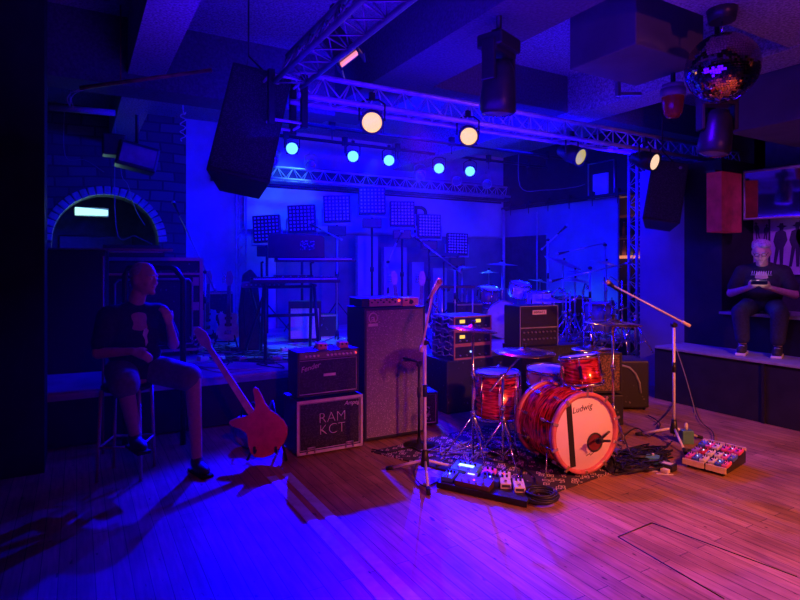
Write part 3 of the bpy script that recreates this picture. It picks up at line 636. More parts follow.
# bass drum
KF = onz(583, 475); KZ = .315+RUGZ
th = R(-8); Mk = Matrix.Rotation(th, 3, 'Z') @ Matrix.Rotation(R(90), 3, 'X')      # local z -> front (-Y)
KR, KH = .292, .42
back = V((KF.x-math.sin(th)*KH*1.0, KF.y+math.cos(th)*KH, KZ))
BD = thing('bass_drum', 'red pearl bass drum with a salmon-lit white front head', 'drum', back)
def PK(mb): return mb.xf(Mk.to_4x4())
part('shell', PK(MB().lathe([(KR, 0), (KR, KH), (KR-.006, KH), (KR-.006, 0), (KR, 0)], 56)), pearlk, BD)
hoopw = mat('red_pearl_hoop', (.62, .17, .17), .3, coat=.4)
for z0, z1 in ((KH-.005, KH+.04), (-.04, .005)):
    part('hoop', PK(MB().lathe([(KR-.012, z0), (KR+.016, z0), (KR+.016, z1), (KR-.012, z1), (KR-.012, z0)], 56)), hoopw, BD)
part('front_head', PK(MB().lathe([(0, KH+.012), (KR-.012, KH+.012), (KR-.004, KH)], 56)), white_head, BD)
part('rear_head', PK(MB().lathe([(0, -.012), (KR-.012, -.012), (KR-.004, 0)], 56)), white_head, BD)
zf = KH+.0135
# in head coordinates: local x to viewer's right, local y up
part('black_stripe', PK(MB().prism([(0, 0), (0, 0), (0, 0)], 0, 0) if False else MB().box((-.125, 0, zf), (.05, .5, .002), Matrix.Rotation(R(5), 3, 'Z'))), black, BD, label='broad black tape stripe')
part('port_ring', PK(MB().lathe([(.062, zf), (.074, zf), (.074, zf+.006), (.062, zf+.006), (.062, zf)], 32, None, (.10, -.085, 0))), plastic, BD)
part('port_hole', PK(MB().lathe([(0, zf+.001), (.064, zf+.001)], 32, None, (.10, -.085, 0))), mat('dark_red_interior', (.16, .01, .03), .6), BD)
lo = text('maker_script', 'Ludwig', .066, posterink, BD, (0, 0, 0), rot=(0, 0, 0), shear=.3)
lo.data.transform(Mk.to_4x4() @ Matrix.Translation((-.02, .185, zf)) @ Matrix.Rotation(R(8), 4, 'Z'))
part('pen_mark', PK(MB().tube([(.02, -.18, zf), (.05, -.165, zf+.001), (.06, -.18, zf), (.09, -.16, zf)], .0025, 4)), posterink, BD)
for i in range(10):
    a = 2*PI*i/10+.3; x, y = math.cos(a), math.sin(a)
    q = MB().box((x*(KR+.012), y*(KR+.012), .1), (.022, .022, .05), Matrix.Rotation(a, 3, 'Z')).tube([(x*(KR+.02), y*(KR+.02), -.03), (x*(KR+.02), y*(KR+.02), .1)], .004, 5)
    part('lug', PK(q), chrome, BD); q = MB().box((x*(KR+.012), y*(KR+.012), KH-.1), (.022, .022, .05), Matrix.Rotation(a, 3, 'Z'))
    q.tube([(x*(KR+.02), y*(KR+.02), KH+.03), (x*(KR+.02), y*(KR+.02), KH-.1)], .004, 5)
    q.box((x*(KR+.012), y*(KR+.012), KH+.042), (.05, .02, .012), Matrix.Rotation(a, 3, 'Z'))
    part('lug', PK(q), chrome, BD)
for s in (-1, 1):
    sx = V((s*math.cos(th), s*math.sin(th), 0)); fr = V((math.sin(th), -math.cos(th), 0))
    p0 = sx*(KR*.9)+fr*(KH*.8)+V((0, 0, -.1)); part('spur', MB().tube([p0, p0+sx*.08+fr*.08+V((0, 0, -(KZ-.1)+RUGZ+.01))], .007, 6).sph(p0, .018, 10, 8), chrome, BD)
# floor tom
p = dep(497, 375, 4.95)
drum('floor_tom', 'red pearl floor tom left of the bass drum', (p.x, p.y, .27), I3, .19, .38, pearlm, 8, legs=3)
# rack tom
p = dep(583, 370, 4.55)
Mt = Matrix.Rotation(R(-30), 3, 'Z') @ Matrix.Rotation(R(-6), 3, 'X') @ Matrix.Rotation(R(-7), 3, 'Y')
drum('rack_tom', 'small red pearl tom held above the bass drum', (p.x, p.y, .64), Mt, .155, .215, pearlm, 6)
# snare
p = dep(548, 378, 4.95)
ms = Matrix.Rotation(R(-30), 3, 'Z') @ Matrix.Rotation(R(5), 3, 'X')
sn = drum('snare_drum', 'pale silver snare drum just behind the bass drum', (p.x, p.y, .55), ms, .178, .13, mat('pink_silver_shell', (.6, .45, .5), .3, .4), 8)
def tripod_stand(t, h, r=.011, spread=.24, m=None, hub=.35, rot=0., legn=3):
    m = m or chrome
    part('pole', MB().cyl((0, 0, .05), (0, 0, h), r).cyl((0, 0, hub), (0, 0, hub+.05), r*1.9).cyl((0, 0, h*.62), (0, 0, h*.62+.04), r*1.8), m, t)
    for i in range(legn):
        a = rot+2*PI*i/3; x, y = math.cos(a), math.sin(a)
        part('leg', MB().tube([(x*.012, y*.012, hub), (x*spread, y*spread, .012)], .0075, 6).tube([(0, 0, .09), (x*spread*.62, y*spread*.62, .012+(hub-.012)*.38)], .005, 5).sph((x*spread, y*spread, .014), .014, 8, 6), m, t)
def stand_for(label, px, d, h, name='drum_stand'):
    p = dep(px, 300, d); t = thing(name, label, 'drum stand', (p.x, p.y, .01)); tripod_stand(t, h, rot=.4, spread=.2, hub=.25); return t
t = stand_for('chrome basket stand under the snare drum', 548, 4.95, .5)
part('basket', MB().tube([(0, 0, .44), (.12, 0, .5), (.17, 0, .53)], .007, 6).tube([(0, 0, .44), (-.06, .1, .5), (-.09, .15, .53)], .007, 6).tube([(0, 0, .44), (-.06, -.1, .5), (-.09, -.15, .53)], .007, 6), chrome, t)
t = stand_for('chrome stand with arms under the rack tom', 588, 4.72, .6)
part('basket', MB().tube([(0, 0, .58), (.1, -.05, .62), (.13, -.06, .68)], .008, 6).tube([(0, 0, .58), (-.1, -.05, .61), (-.13, -.06, .66)], .008, 6), chrome, t)
def cym(c, r, tilt, tdir=0., m=brass, t=None):
    M = Matrix.Rotation(tdir, 3, 'Z') @ Matrix.Rotation(tilt, 3, 'X')
    prof = [(.006, .03), (.02*r/.2, .03), (.04*r/.2, .018), (.05*r/.2, .008), (r*.6, 0), (r, -.012), (r, -.0135), (r*.6, -.002), (.05*r/.2, .006), (.02*r/.2, .027), (.006, .028)]
    o = part('cymbal', MB().lathe(prof, 48, M, c), m, t); part('wing_nut', MB().cyl(V(c)+M @ V((0, 0, .025)), V(c)+M @ V((0, 0, .06)), .012).box(V(c)+M @ V((0, 0, .055)), (.04, .008, .012)), blackmetal, t); return o
def cymbal_stand(label, top, r, tilt=.1, tdir=0., base=None, floor=.012, m=brass, sm=None, rot=0.3, group=None):
    """top: position of the cymbal; base: floor point of the pole (boom arm if it differs)"""
    top = V(top); b = V((top.x, top.y, floor)) if base is None else V((base[0], base[1], floor)); sm = sm or chrome
    t = thing('cymbal_stand', label, 'cymbal stand', b, group=group); h = top.z-floor
    if base is None: tripod_stand(t, h+.02, rot=rot, m=sm)
    else:
        hh = h*.82; tripod_stand(t, hh, rot=rot, m=sm); off = V((top.x-b.x, top.y-b.y, h)); d = (off-V((0, 0, hh)))
        part('boom_arm', MB().cyl(V((0, 0, hh))-d*.55, off, .008).cyl((-.02, 0, hh), (.02, 0, hh), .02), sm, t)
    cym(top-b, r, tilt, tdir, m, t); return t
cymbal_stand('cymbal on a straight stand, left of the floor tom in front of the racks', dep(473, 328, 4.55), .2, .12, 1.0)
pb = dep(503, 400, 4.4); q2 = dep(525, 351, 4.65)
cymbal_stand('wide cymbal on a boom stand above the floor tom, behind the bass drum', q2, .25, .03, 0, (pb.x, pb.y))
cymbal_stand('ride cymbal on a stand right of the rack tom', dep(613, 322, 4.75), .235, .05, .6)
cymbal_stand('small red-lit cymbal lying low just over the floor tom', dep(500, 368, 5.35), .16, .02, 0)
# hi-hat
p = dep(592, 349, 4.95)
t = thing('hi_hat_stand', 'pair of hi-hat cymbals on a stand behind the rack tom', 'cymbal stand', (p.x, p.y, .012)); tripod_stand(t, p.z+.12, rot=1)
cym((0, 0, p.z), .18, 0, 0, brass, t); cym((0, 0, p.z-.03), .18, PI, 0, brass, t)
part('pedal', MB().box((.0, -.18, .03), (.09, .26, .012), Matrix.Rotation(R(6), 3, 'X')), steel, t)
p = dep(640, 300, 4.62)
# drum sticks bag / cloth on stand
t = thing('drum_throne', 'round black drum stool behind the snare drum', 'stool', (4.05, 4.0, .012)); tripod_stand(t, .42, rot=.2, m=blackmetal, hub=.25)
part('seat', MB().lathe([(0, .42), (.15, .42), (.165, .44), (.165, .49), (.15, .51), (0, .51)], 28), plastic, t)
# kick pedal
t = thing('bass_drum_pedal', 'metal pedal clamped behind the bass drum', 'drum pedal', (back.x+.03, back.y+.07, .012), -8)
part('footboard', MB().box((0, .17, .05), (.09, .26, .012), Matrix.Rotation(R(10), 3, 'X')), steel, t)
part('base_frame', MB().tube([(-.05, 0, .01), (.05, 0, .01), (.04, .3, .01), (-.04, .3, .01)], .006, 5, True).tube([(-.05, 0, .01), (-.05, 0, .22), (.05, 0, .22), (.05, 0, .01)], .008, 6), steel, t)
part('beater', MB().tube([(0, 0, .2), (0, -.02, .32)], .005, 5).sph((0, -.02, .33), .03, 12, 8), white, t)

# ------------------------------------------------------------------ MICROPHONES AND STANDS
def microphone(tip, aft, label, body=blackmetal, grille=steel, r=.024, group=None):
    """ball end at tip, cable end at aft"""
    tip, aft = V(tip), V(aft); t = thing('microphone', label, 'microphone', aft, group=group); d = tip-aft
    part('body', MB().cyl((0, 0, 0), d*.72, r*.5, r*.85, 14).cyl(d*.72, d*.78, r*1.02, n=14), body, t)
    part('grille', MB().sph(d*.86, r, 16, 12), grille, t)
    part('connector', MB().cyl(-d.normalized()*.05, (0, 0, 0), r*.42, n=10), plastic, t)
    return t
def mic_stand(label, base, h, boom=None, m=standgrey, spread=.3, hub=.14, rot=0., r=.0115, group=None, floor=0., round_base=False):
    """boom: (rear point, front point) in world space, passing near the pole top"""
    b = V((base[0], base[1], floor)); t = thing('microphone_stand', label, 'microphone stand', b, group=group)
    part('pole', MB().cyl((0, 0, .06), (0, 0, h), r), m, t)
    part('height_clutch', MB().cyl((0, 0, h*.6), (0, 0, h*.6+.09), r*1.5), plastic, t)
    if round_base: part('base', MB().lathe([(0, .0), (.14, 0), (.14, .012), (.02, .03), (.014, .08), (0, .08)], 24), blackmetal, t)
    else:
        part('hub', MB().lathe([(0, hub+.08), (.02, hub+.07), (.03, hub), (.034, hub-.05), (0, hub-.05)], 14), plastic, t)
        for i in range(3):
            a = rot+2*PI*i/3; x, y = math.cos(a), math.sin(a)
            part('leg', MB().cyl((x*.02, y*.02, hub-.01), (x*spread, y*spread, .022), r*.95, n=10), m, t)
            part('rubber_foot', MB().cyl((x*(spread-.03), y*(spread-.03), .034), (x*(spread+.03), y*(spread+.03), .016), .0155, n=10), rubber, t)
    if boom:
        a_, b_ = V(boom[0])-b, V(boom[1])-b
        part('boom', MB().cyl(a_, b_, r*.75, n=10).cyl(a_, a_+(b_-a_)*.1, r*1.35, n=10), m, t)
        part('boom_clutch', MB().sph((0, 0, h), r*2.2, 12, 8).box((0, 0, h), (.03, .05, .03)), plastic, t)
    return t
# centre stand
b = onz(425, 478); B0 = dep(421, 352, 4.18); B1 = dep(433, 292, 4.2)
mic_stand('tall pale microphone stand in the centre, nearest to the camera', b, B0.z+.07, (B0, B1), rot=R(-30-88), spread=.3)
microphone(dep(441, 279, 4.15), dep(430, 297, 4.2), 'microphone on top of the centre stand', standgrey, mat('copper_lit_mesh', (.7, .5, .42), .35, .6))
# right stand
b = onz(674, 443); B0 = dep(690, 326, 5.02); B1 = dep(614, 286, 5.1)
mic_stand('pale boom microphone stand right of the drum kit', b, 1.06, (B0, B1), rot=R(-30-100), spread=.3)
microphone(dep(606, 281, 5.1), dep(619, 291, 5.12), 'black microphone on the boom reaching over the ride cymbal', plastic, mat('copper_lit_mesh', (0, 0, 0)))
# short black stand before the tall cabinet
b = onz(419, 446); 
mic_stand('short black microphone stand right in front of the tall silver-grilled cabinet', b, .72, (dep(421, 363, 4.75), dep(403, 358, 4.85)), m=blackmetal, round_base=True)
microphone(dep(404, 359, 4.9), dep(411, 360, 4.85), 'small black microphone aimed at the tall silver-grilled cabinet', plastic)
# kick microphone
b = onz(612, 467)
mic_stand('low black microphone stand in front of the bass drum port', (b.x, b.y), .3, (V((b.x, b.y, .3)), dep(600, 440, 4.1)), m=blackmetal, round_base=True, floor=.0)
microphone(dep(597, 441, 4.16), dep(604, 441, 4.12), 'small dark microphone pointed into the bass drum port', plastic, blackmetal, .022)
# stage microphones (blue lit)
def stage_mic(base, h, rear, tip, lab, rot=0.):
    rear, tip = V(rear), V(tip); d = (tip-rear).normalized()
    mic_stand('boom microphone stand '+lab, base, h, (rear, tip), m=steel, floor=FZ, rot=rot, spread=.28); microphone(tip+d*.16, tip, 'microphone '+lab, plastic, group=None)
def Zs(px, py_top, d): q = dep(px, 0, d); return (q.x, q.y), dep(px, py_top, d).z-FZ
bs, h = Zs(455, 268, 7.6); stage_mic(bs, h, dep(462, 273, 7.6), dep(421, 242, 7.4), 'on stage pointing up left behind the centre stand')
bs, h = Zs(548, 240, 8.6); stage_mic(bs, h, dep(541, 250, 8.6), dep(560, 232, 8.5), 'on stage beside the big blue cymbal')
bs, h = Zs(205, 272, 7.2); stage_mic(bs, h, dep(216, 292, 7.2), dep(178, 212, 7.2), 'on stage leaning across the blue wall behind the seated man')
bs, h = Zs(337, 236, 7.6); stage_mic(bs, h, dep(342, 240, 7.5), dep(318, 228, 7.6), 'on stage just above the upper keyboard')
bs, h = Zs(605, 245, 8.3); stage_mic(bs, h, dep(605, 243, 8.3), dep(566, 252, 8.2), 'on stage over the big blue cymbal', 1.)
bs, h = Zs(388, 262, 8.2); stage_mic(bs, h, dep(384, 270, 8.2), dep(398, 240, 8.2), 'on stage below the row of square lamps')
bs, h = Zs(590, 268, 7.9); stage_mic(bs, h, dep(632, 262, 7.9), dep(560, 279, 7.8), 'on stage reaching left from the truss tower', .5)

# ------------------------------------------------------------------ UPSTAGE DRUM KIT
sparkb = mat('pale_blue_drum_wrap', (.75, .9, .92), .3, .2)
darkshell = mat('dark_drum_wrap', (.12, .12, .14), .3)
p = dep(510, 321, 8.4); Ms = Matrix.Rotation(R(-20), 3, 'Z') @ Matrix.Rotation(R(90), 3, 'X')
drum('bass_drum', 'blue-lit bass drum on the stage, seen left of the tall amplifier head', (p.x, p.y+.35, FZ+.29), Ms, .27, .38, darkshell, 8, mat('grey_drum_head', (.35, .35, .4), .5), hoopm=steel)
p = dep(540, 298, 8.3); drum('floor_tom', 'pale blue-white drum standing on the stage above the amplifier head', (p.x, p.y, FZ+.42), I3, .19, .28, sparkb, 8, legs=3)
p = dep(518, 290, 8.7); drum('rack_tom', 'small pale tom on the stage left of the pale blue-white drum', (p.x, p.y, 1.12), Matrix.Rotation(.3, 3, 'X'), .15, .2, sparkb, 6)
stand_ = thing('drum_stand', 'drum stand under the small pale tom on the stage', 'drum stand', (p.x, p.y, FZ)); tripod_stand(stand_, .62)
p = dep(487, 292, 8.6); drum('rack_tom', 'small dark tom on the stage above the blue-lit bass drum', (p.x, p.y, 1.05), Matrix.Rotation(.25, 3, 'X'), .15, .2, darkshell, 6)
stand_ = thing('drum_stand', 'drum stand under the small dark tom on the stage', 'drum stand', (p.x, p.y, FZ)); tripod_stand(stand_, .55)
silverc = mat('dull_cymbal', (.5, .5, .52), .35, .8)
for x, y, d, r, lab, tl in ((502, 264, 8.6, .24, 'cymbal on the stage, above the small dark tom', .05), (563, 262, 8.5, .29, 'big cymbal tilted to the front on the stage, right of the middle', .38), (489, 272, 9.0, .16, 'small thin cymbal on the stage behind the racks', .0), (606, 263, 8.0, .22, 'cymbal on the stage near the truss tower, tilted', .25),
                         (462, 268, 8.3, .22, 'cymbal on the stage straight behind the rack case stack', -.15), (575, 280, 8.0, .2, 'low cymbal on the stage under the big tilted one', .1), (552, 300, 7.3, .22, 'cymbal on the stage edge over the amplifier head', .05)):
    cymbal_stand(lab, dep(x, y, d), r, tl, .5, floor=FZ, m=silverc, sm=steel)
p = dep(600, 300, 7.6); drum('floor_tom', 'dark floor tom on the stage near the truss tower', (p.x, p.y, FZ+.2), I3, .2, .38, darkshell, 8, legs=3)
p = dep(628, 318, 7.5)
for k, (x, y, d, lab) in enumerate(((590, 318, 7.3, 'bare chrome stand on the stage edge behind the ride cymbal'), (570, 310, 7.6, 'bare chrome stand on the stage behind the amplifier head'), (622, 300, 7.2, 'bare chrome stand in front of the truss tower'))):
    p = dep(x, y, d); t = thing('drum_stand', lab, 'drum stand', (p.x, p.y, FZ)); tripod_stand(t, p.z-FZ+.25, rot=k); 
    part('arm', MB().tube([(0, 0, p.z-FZ+.2), (-.15, .05, p.z-FZ+.3), (-.3, .05, p.z-FZ+.22)], .008, 6), chrome, t)

# ------------------------------------------------------------------ SQUARE LAMP PANELS ON TALL STANDS
PAN = [(267, 229, 'leftmost of the row', .42), (302, 219, 'second from the left', .44), (337, 209, 'third from the left, brightest', .44), (372, 201, 'topmost of the row', .46),
       (402, 214, 'third from the right', .44), (429, 226, 'second from the right', .42), (457, 244, 'rightmost of the row', .40)]
for k, (x, y, lab, s) in enumerate(PAN):
    p = ony(x, y, 8.5); t = thing('panel_lamp', 'square many-celled panel lamp on a tall stand, '+lab, 'panel lamp', (p.x, p.y, FZ), -28+k*1.5, 'panel lamps in front of the banner')
    h = p.z-FZ; ti = Matrix.Rotation(R(-4+k), 3, 'Y') @ Matrix.Rotation(R(-5), 3, 'X'); C_ = V((0, 0, h))
    part('housing', MB().box(C_, (s, .09, s), ti), blackmetal, t, .01)
    cells = MB(); n = 7
    for i in range(n):
        for j in range(n):
            cells.box(C_+ti @ V(((i-(n-1)/2)*s*.92/n, -.055, (j-(n-1)/2)*s*.92/n)), (s*.42/n, .02, s*.42/n), ti)
    part('lamp_cells', cells, gridm, t)
    part('yoke', MB().tube([C_+V((-s/2-.02, 0, 0)), C_+V((-s/2-.02, 0, -s*.6)), C_+V((s/2+.02, 0, -s*.6)), C_+V((s/2+.02, 0, 0))], .013, 6), steel, t)
    part('dimmer_box', MB().box((0, .02, h-s*.82), (s*.7, .14, .16)), plastic, t, .01)
    part('pole', MB().cyl((0, 0, .05), (0, 0, h-s*.6), .022).cyl((0, 0, h*.45), (0, 0, h*.45+.08), .034), blackmetal, t)
    for i in range(3):
        a = i*2*PI/3+.4; part('leg', MB().tube([(0, 0, .5), (.4*math.cos(a), .4*math.sin(a), .015)], .011, 6), blackmetal, t)
# tall flat cases standing in a row behind them
for k, (x0, x1, yt) in enumerate(((358, 378, 236), (384, 407, 247), (412, 424, 262), (433, 447, 268))):
    a, b = ony(x0, yt, 8.9), ony(x1, yt, 8.9)
    solo('tall_stage_flat', MB().bx(0, b.x-a.x, 0, .1, 0, a.z-FZ), panelm, ('tall narrow pale flat upright behind the topmost panel lamp', 'tall narrow pale flat behind the guitar headstock', 'narrow flat standing behind the second panel lamp from the right', 'lowest narrow flat behind the rightmost panel lamp')[k], 'stage flat', (a.x, 8.9, FZ), 0, 'tall flats behind the panel lamps')

# ------------------------------------------------------------------ KEYBOARDS
def keyboard(label, loc, rz, w_, d_=.3, h_=.09, lid=None, m=None, z0=0):
    t = thing('keyboard', label, 'keyboard', loc, rz)
    part('case', MB().bx(-w_/2, w_/2, 0, d_, 0, h_*.6).bx(-w_/2, w_/2, d_*.5, d_, h_*.6, h_), m or plastic, t, .006)
    n = int(w_/.024); wk = MB(); bk = MB()
    for i in range(n-1):
        wk.bx(-w_/2+.03+i*.023, -w_/2+.03+i*.023+.0215, .01, d_*.47, h_*.6, h_*.6+.014)
        if i % 7 not in (2, 6): bk.bx(-w_/2+.03+i*.023+.015, -w_/2+.03+i*.023+.028, d_*.2, d_*.47, h_*.6+.014, h_*.6+.024)
    part('white_keys', wk, white, t); part('black_keys', bk, plastic, t)
    kn = MB()
    for i in range(10): kn.cyl((-w_/2+.1+i*(w_-.2)/9, d_*.75, h_), (-w_/2+.1+i*(w_-.2)/9, d_*.75, h_+.012), .01, n=8)
    part('knobs', kn, steel, t); return t
p = ony(290, 283, 6.5); kz = p.z
RZK = -12
def kbstand(label, loc, h, w_=.8, m=None):
    t = thing('keyboard_stand', label, 'keyboard stand', loc, RZK); m = m or blackmetal
    for s in (-1, 1):
        part('leg_frame', MB().tube([(s*w_/2, -.25, .015), (s*w_/2-.02*s, .0, h-.03), (s*w_/2-.02*s, .2, h-.03), (s*w_/2, .45, .015)], .02, 8), m, t)
        part('support_arm', MB().tube([(s*w_/2-.02*s, .32, h-.03), (s*w_/2-.02*s, -.1, h-.03)], .018, 8), m, t)
    part('cross_bar', MB().cyl((-w_/2, .1, h*.55), (w_/2, .1, h*.55), .02).cyl((-w_/2, .1, h-.05), (w_/2, .1, h-.05), .02), m, t); return t
kbstand('tall black stand under the two keyboards on stage', (p.x, 6.5, FZ), kz-FZ, .62)
keyboard('long lower keyboard on the tall black stand', (p.x+.06, 6.42, kz), RZK, 1.06, .3, .07)
q = ony(305, 262, 6.65); kz2 = q.z
t = thing('stand_riser', 'black upper tier frame between the two keyboards', 'keyboard stand', (p.x, 6.6, kz+.07), RZK)
for s in (-1, 1): part('arm', MB().tube([(s*.3, .05, 0.), (s*.3, .1, kz2-kz-.075), (s*.3, -.1, kz2-kz-.075)], .014, 6), blackmetal, t)
keyboard('slim upper keyboard with its right end sticking out', (q.x+.12, 6.55, kz2), RZK, 1.0, .24, .05)
t = thing('synthesizer_lid', 'big dark slab-backed synthesizer on top of the upper keyboard', 'synthesizer', (q.x-.06, 6.68, kz2+.05), RZK)
part('case', MB().prism([(-.38, 0), (.32, 0), (.32, .26), (.28, .29), (-.34, .31), (-.38, .27)], .02, .12), plastic, t, .01)
part('panel_marks', MB().box((.1, .018, .16), (.18, .004, .12)), speckle('lit_button_matrix', (.03, .03, .04), (.3, .3, .36), 70, .75), t)
part('feet', MB().bx(-.3, -.25, .0, .14, 0, .02).bx(.2, .25, 0, .14, 0, .02), rubber, t)
t = thing('rack_mixer', 'small mixer with a row of tiny lights behind the lower keyboard', 'mixer', (p.x+.14, 6.74, kz), RZK)
part('case', MB().bx(-.24, .24, 0, .2, 0, .09), plastic, t, .005); lt = MB()
for i in range(8): lt.box((-.14+i*.035, -.003, .05), (.012, .006, .014))
part('indicator_lights', lt, led_white, t); part('orange_light', MB().box((-.18, -.003, .05), (.014, .006, .016)), led_red, t)
# pale amplifier under the keyboards
c = onz(290, 329, FZ)
a = ony(290, 326, 7.6)
t = cabinet('guitar_amplifier', 'amplifier with a pale grille glowing blue, under the keyboards on stage', 'guitar amplifier', (a.x+.22, 7.6, FZ), -20, .46, .24, .58, tolex, greygrille, .03, gz1=.48)
# second keyboard rig seen at left of the first
p = ony(248, 300, 7.2)
t = thing('padded_bag', 'dark tall padded bag leaning by the left keyboard stand leg', 'bag', (p.x+.02, 7.2, FZ), -10)
part('body', MB().prism([(-.12, 0), (.13, 0), (.14, .5), (.1, .95), (.02, 1.05), (-.08, .98), (-.13, .5)], 0, .14), mat('dark_nylon', (.03, .03, .035), .7, var=.4), t, .02)
part('strap', MB().tube([(-.05, -.01, .9), (-.08, -.03, .6), (-.05, -.01, .2)], .012, 6), rubber, t)
# keyboard / X stand (left legs)
for x, y, d, lab in ((258, 345, 7.0, 'black crossed stand left of the pale glowing amplifier'),):
    p = dep(x, y, d); t = thing('keyboard_stand', lab, 'keyboard stand', (p.x, p.y, FZ), -20)
    part('tube', MB().cyl((-.16, 0, .02), (.1, 0, .82), .018), blackmetal, t); part('tube', MB().cyl((.1, .04, .02), (-.1, .04, .82), .018), blackmetal, t)
    part('foot_bar', MB().cyl((-.16, -.2, .02), (-.16, .2, .02), .02).cyl((.1, -.2, .02), (.1, .2, .02), .02), blackmetal, t)
t = thing('small_mixer', 'small pale mixing box lying on the crossed stand', 'mixer', (p.x+.02, p.y-.05, FZ+.82), -20)
part('case', MB().bx(-.22, .3, -.1, .12, .0, .07), greyp, t, .006); kk = MB()
for i in range(8): kk.cyl((-.16+i*.055, -.1, .035), (-.16+i*.055, -.115, .035), .012, n=8)
part('knobs', kk, white, t)

# ------------------------------------------------------------------ FLIGHT CASE AND BLACK RAIL LEFT
a = ony(107, 258, 7.2)
t = thing('flight_case', 'tall flight case with metal edges on the stage behind the seated man', 'flight case', (a.x+.5, 7.2, FZ), -6)
FW_, FH_ = 1.05, a.z-FZ
part('shell', MB().bx(-FW_/2, FW_/2, .02, .6, .06, FH_), vinylfleck, t)
ed = MB()
for s in (-1, 1): ed.bx(s*FW_/2-.02, s*FW_/2+.02, -.005, .035, .06, FH_)
ed.bx(-FW_/2, FW_/2, -.005, .03, FH_-.03, FH_+.01).bx(-FW_/2, FW_/2, -.005, .03, .06, .09).bx(-FW_/2, FW_/2, -.005, .03, FH_-.2, FH_-.175)
part('metal_edges', ed, steel, t)
part('recess_frame', MB().tube([(-.42, 0, .15), (-.42, 0, FH_-.3), (-.38, 0, FH_-.25), (.38, 0, FH_-.25), (.42, 0, FH_-.3), (.42, 0, .15)], .014, 6, True), steel, t)
for z in (.3, .6, .9): part('latch', MB().box((.46, -.01, z), (.07, .02, .1)), steel, t)
for s in (-.4, .4): part('caster', MB().cyl((s, .1, .03), (s+.03, .1, .03), .03).cyl((s, .5, .03), (s+.03, .5, .03), .03), rubber, t)
t = thing('record_deck', 'flat dark stack of gear on top of the flight case', 'audio device', (a.x+.28, 7.35, FZ+FH_+.01), -6)
part('case', MB().bx(-.35, .35, 0, .4, 0, .08).bx(-.32, .3, .02, .38, .09, .15), plastic, t, .008); part('tray', MB().bx(-.33, .33, -.004, 0, .06, .08), steel, t)
a = ony(70, 250, 6.6)
t = thing('equipment_rack', 'dark equipment rack behind the man, below the stone arch', 'equipment rack', (a.x+.02, 6.6, FZ), -6)
part('shell', MB().bx(-.28, .3, 0, .5, 0, a.z-FZ), tolex, t, .006)
part('top_edge', MB().bx(-.3, .95, -.01, .0, a.z-FZ, a.z-FZ+.02).bx(-.3, .95, -.01, .4, a.z-FZ+.0, a.z-FZ+.014), steel, t)
# rail
P0, P1, P2, P3 = [dep(*q, 5.0) for q in ((128, 268), (172, 268), (183, 280), (183, 416))]
t = thing('tubular_rail', 'black tubular rail with rounded corner behind the seated man', 'rail', (P3.x, P3.y, 0))
f0 = V((P3.x, P3.y, 0)); L0 = dep(125, 416, 5.0)
part('tube', MB().tube([V((L0.x, L0.y, 0))-f0, V((L0.x, L0.y, P0.z-.06))-f0, P0-f0, P1-f0, P1.lerp(P2, .35)+V((0, 0, .02))-f0, P2-f0, V((P3.x, P3.y, 0))-f0], .026, 10), blackmetal, t)
part('cross_bar', MB().cyl(V((L0.x, L0.y, .9))-f0, V((P3.x, P3.y, .9))-f0, .018), blackmetal, t)
p = dep(103, 300, 4.75)
pipe((p.x, p.y, 0), (p.x, p.y, dep(103, 256, 4.75).z), 'thin pale upright pole just left of the seated man', .009, mat('dull_copper', (.5, .3, .22), .4, .5))

# ------------------------------------------------------------------ GUITARS
def guitar(name, label, cat, loc, M, body_poly, L_neck, bodym, scale=1., th=.038, headside=1, pickguard=True, bass=True):
    """flat instrument in local x (width), z (along neck, up), y thickness"""
    t = thing(name, label, cat, loc); X = M.to_4x4()
    o = part('body', MB().prism([(x*scale, z*scale) for x, z in body_poly], 0, th).xf(X), bodym, t, .008)
    zt = max(z for x, z in body_poly)*scale*.78
    part('neck', MB().prism([(-.029, zt-.06), (.029, zt-.06), (.021, zt+L_neck), (-.021, zt+L_neck)], -.014, .012).xf(X), wood, t)
    part('fretboard', MB().prism([(-.028, zt-.12), (.028, zt-.12), (.02, zt+L_neck), (-.02, zt+L_neck)], -.02, -.014).xf(X), darkwood, t)
    z = zt+L_neck
    part('headstock', MB().prism([(-.021, z), (.021, z), (.045, z+.05), (.05, z+.12), (.02, z+.2), (-.03, z+.19), (-.045, z+.1), (-.04, z+.04)], -.008, .01).xf(X), bodym if bass else wood, t, .003)
    for i in range(4): part('tuning_peg', MB().cyl((-.045, 0, z+.05+i*.035), (-.08, 0, z+.05+i*.035), .006, n=6).cyl((-.08, -.0, z+.05+i*.035), (-.085, 0, z+.05+i*.035), .015, n=8).xf(X), chrome, t)
    for i in range(4): part('string', MB().tube([((i-1.5)*.013, -.026, .1), ((i-1.5)*.009, -.024, z)], .0012, 4).xf(X), steel, t)
    part('bridge', MB().box((0, -.008, .1), (.09, .016, .05)).xf(X), chrome, t)
    for zz in (.19, .28): part('pickup', MB().box((0, -.006, zz*scale+.02), (.09, .014, .035)).xf(X), plastic, t)
    if pickguard: part('pickguard', MB().prism([(x*scale, z*scale) for x, z in [(.03, .12), (.12, .1), (.14, .18), (.09, .26), (.1, .36), (.04, .38)]], -.004, 0).xf(X), bodym, t)
    part('strap_button', MB().cyl((0, th/2, 0), (0, th/2, -.02), .01, n=8).xf(X), chrome, t)
    return t
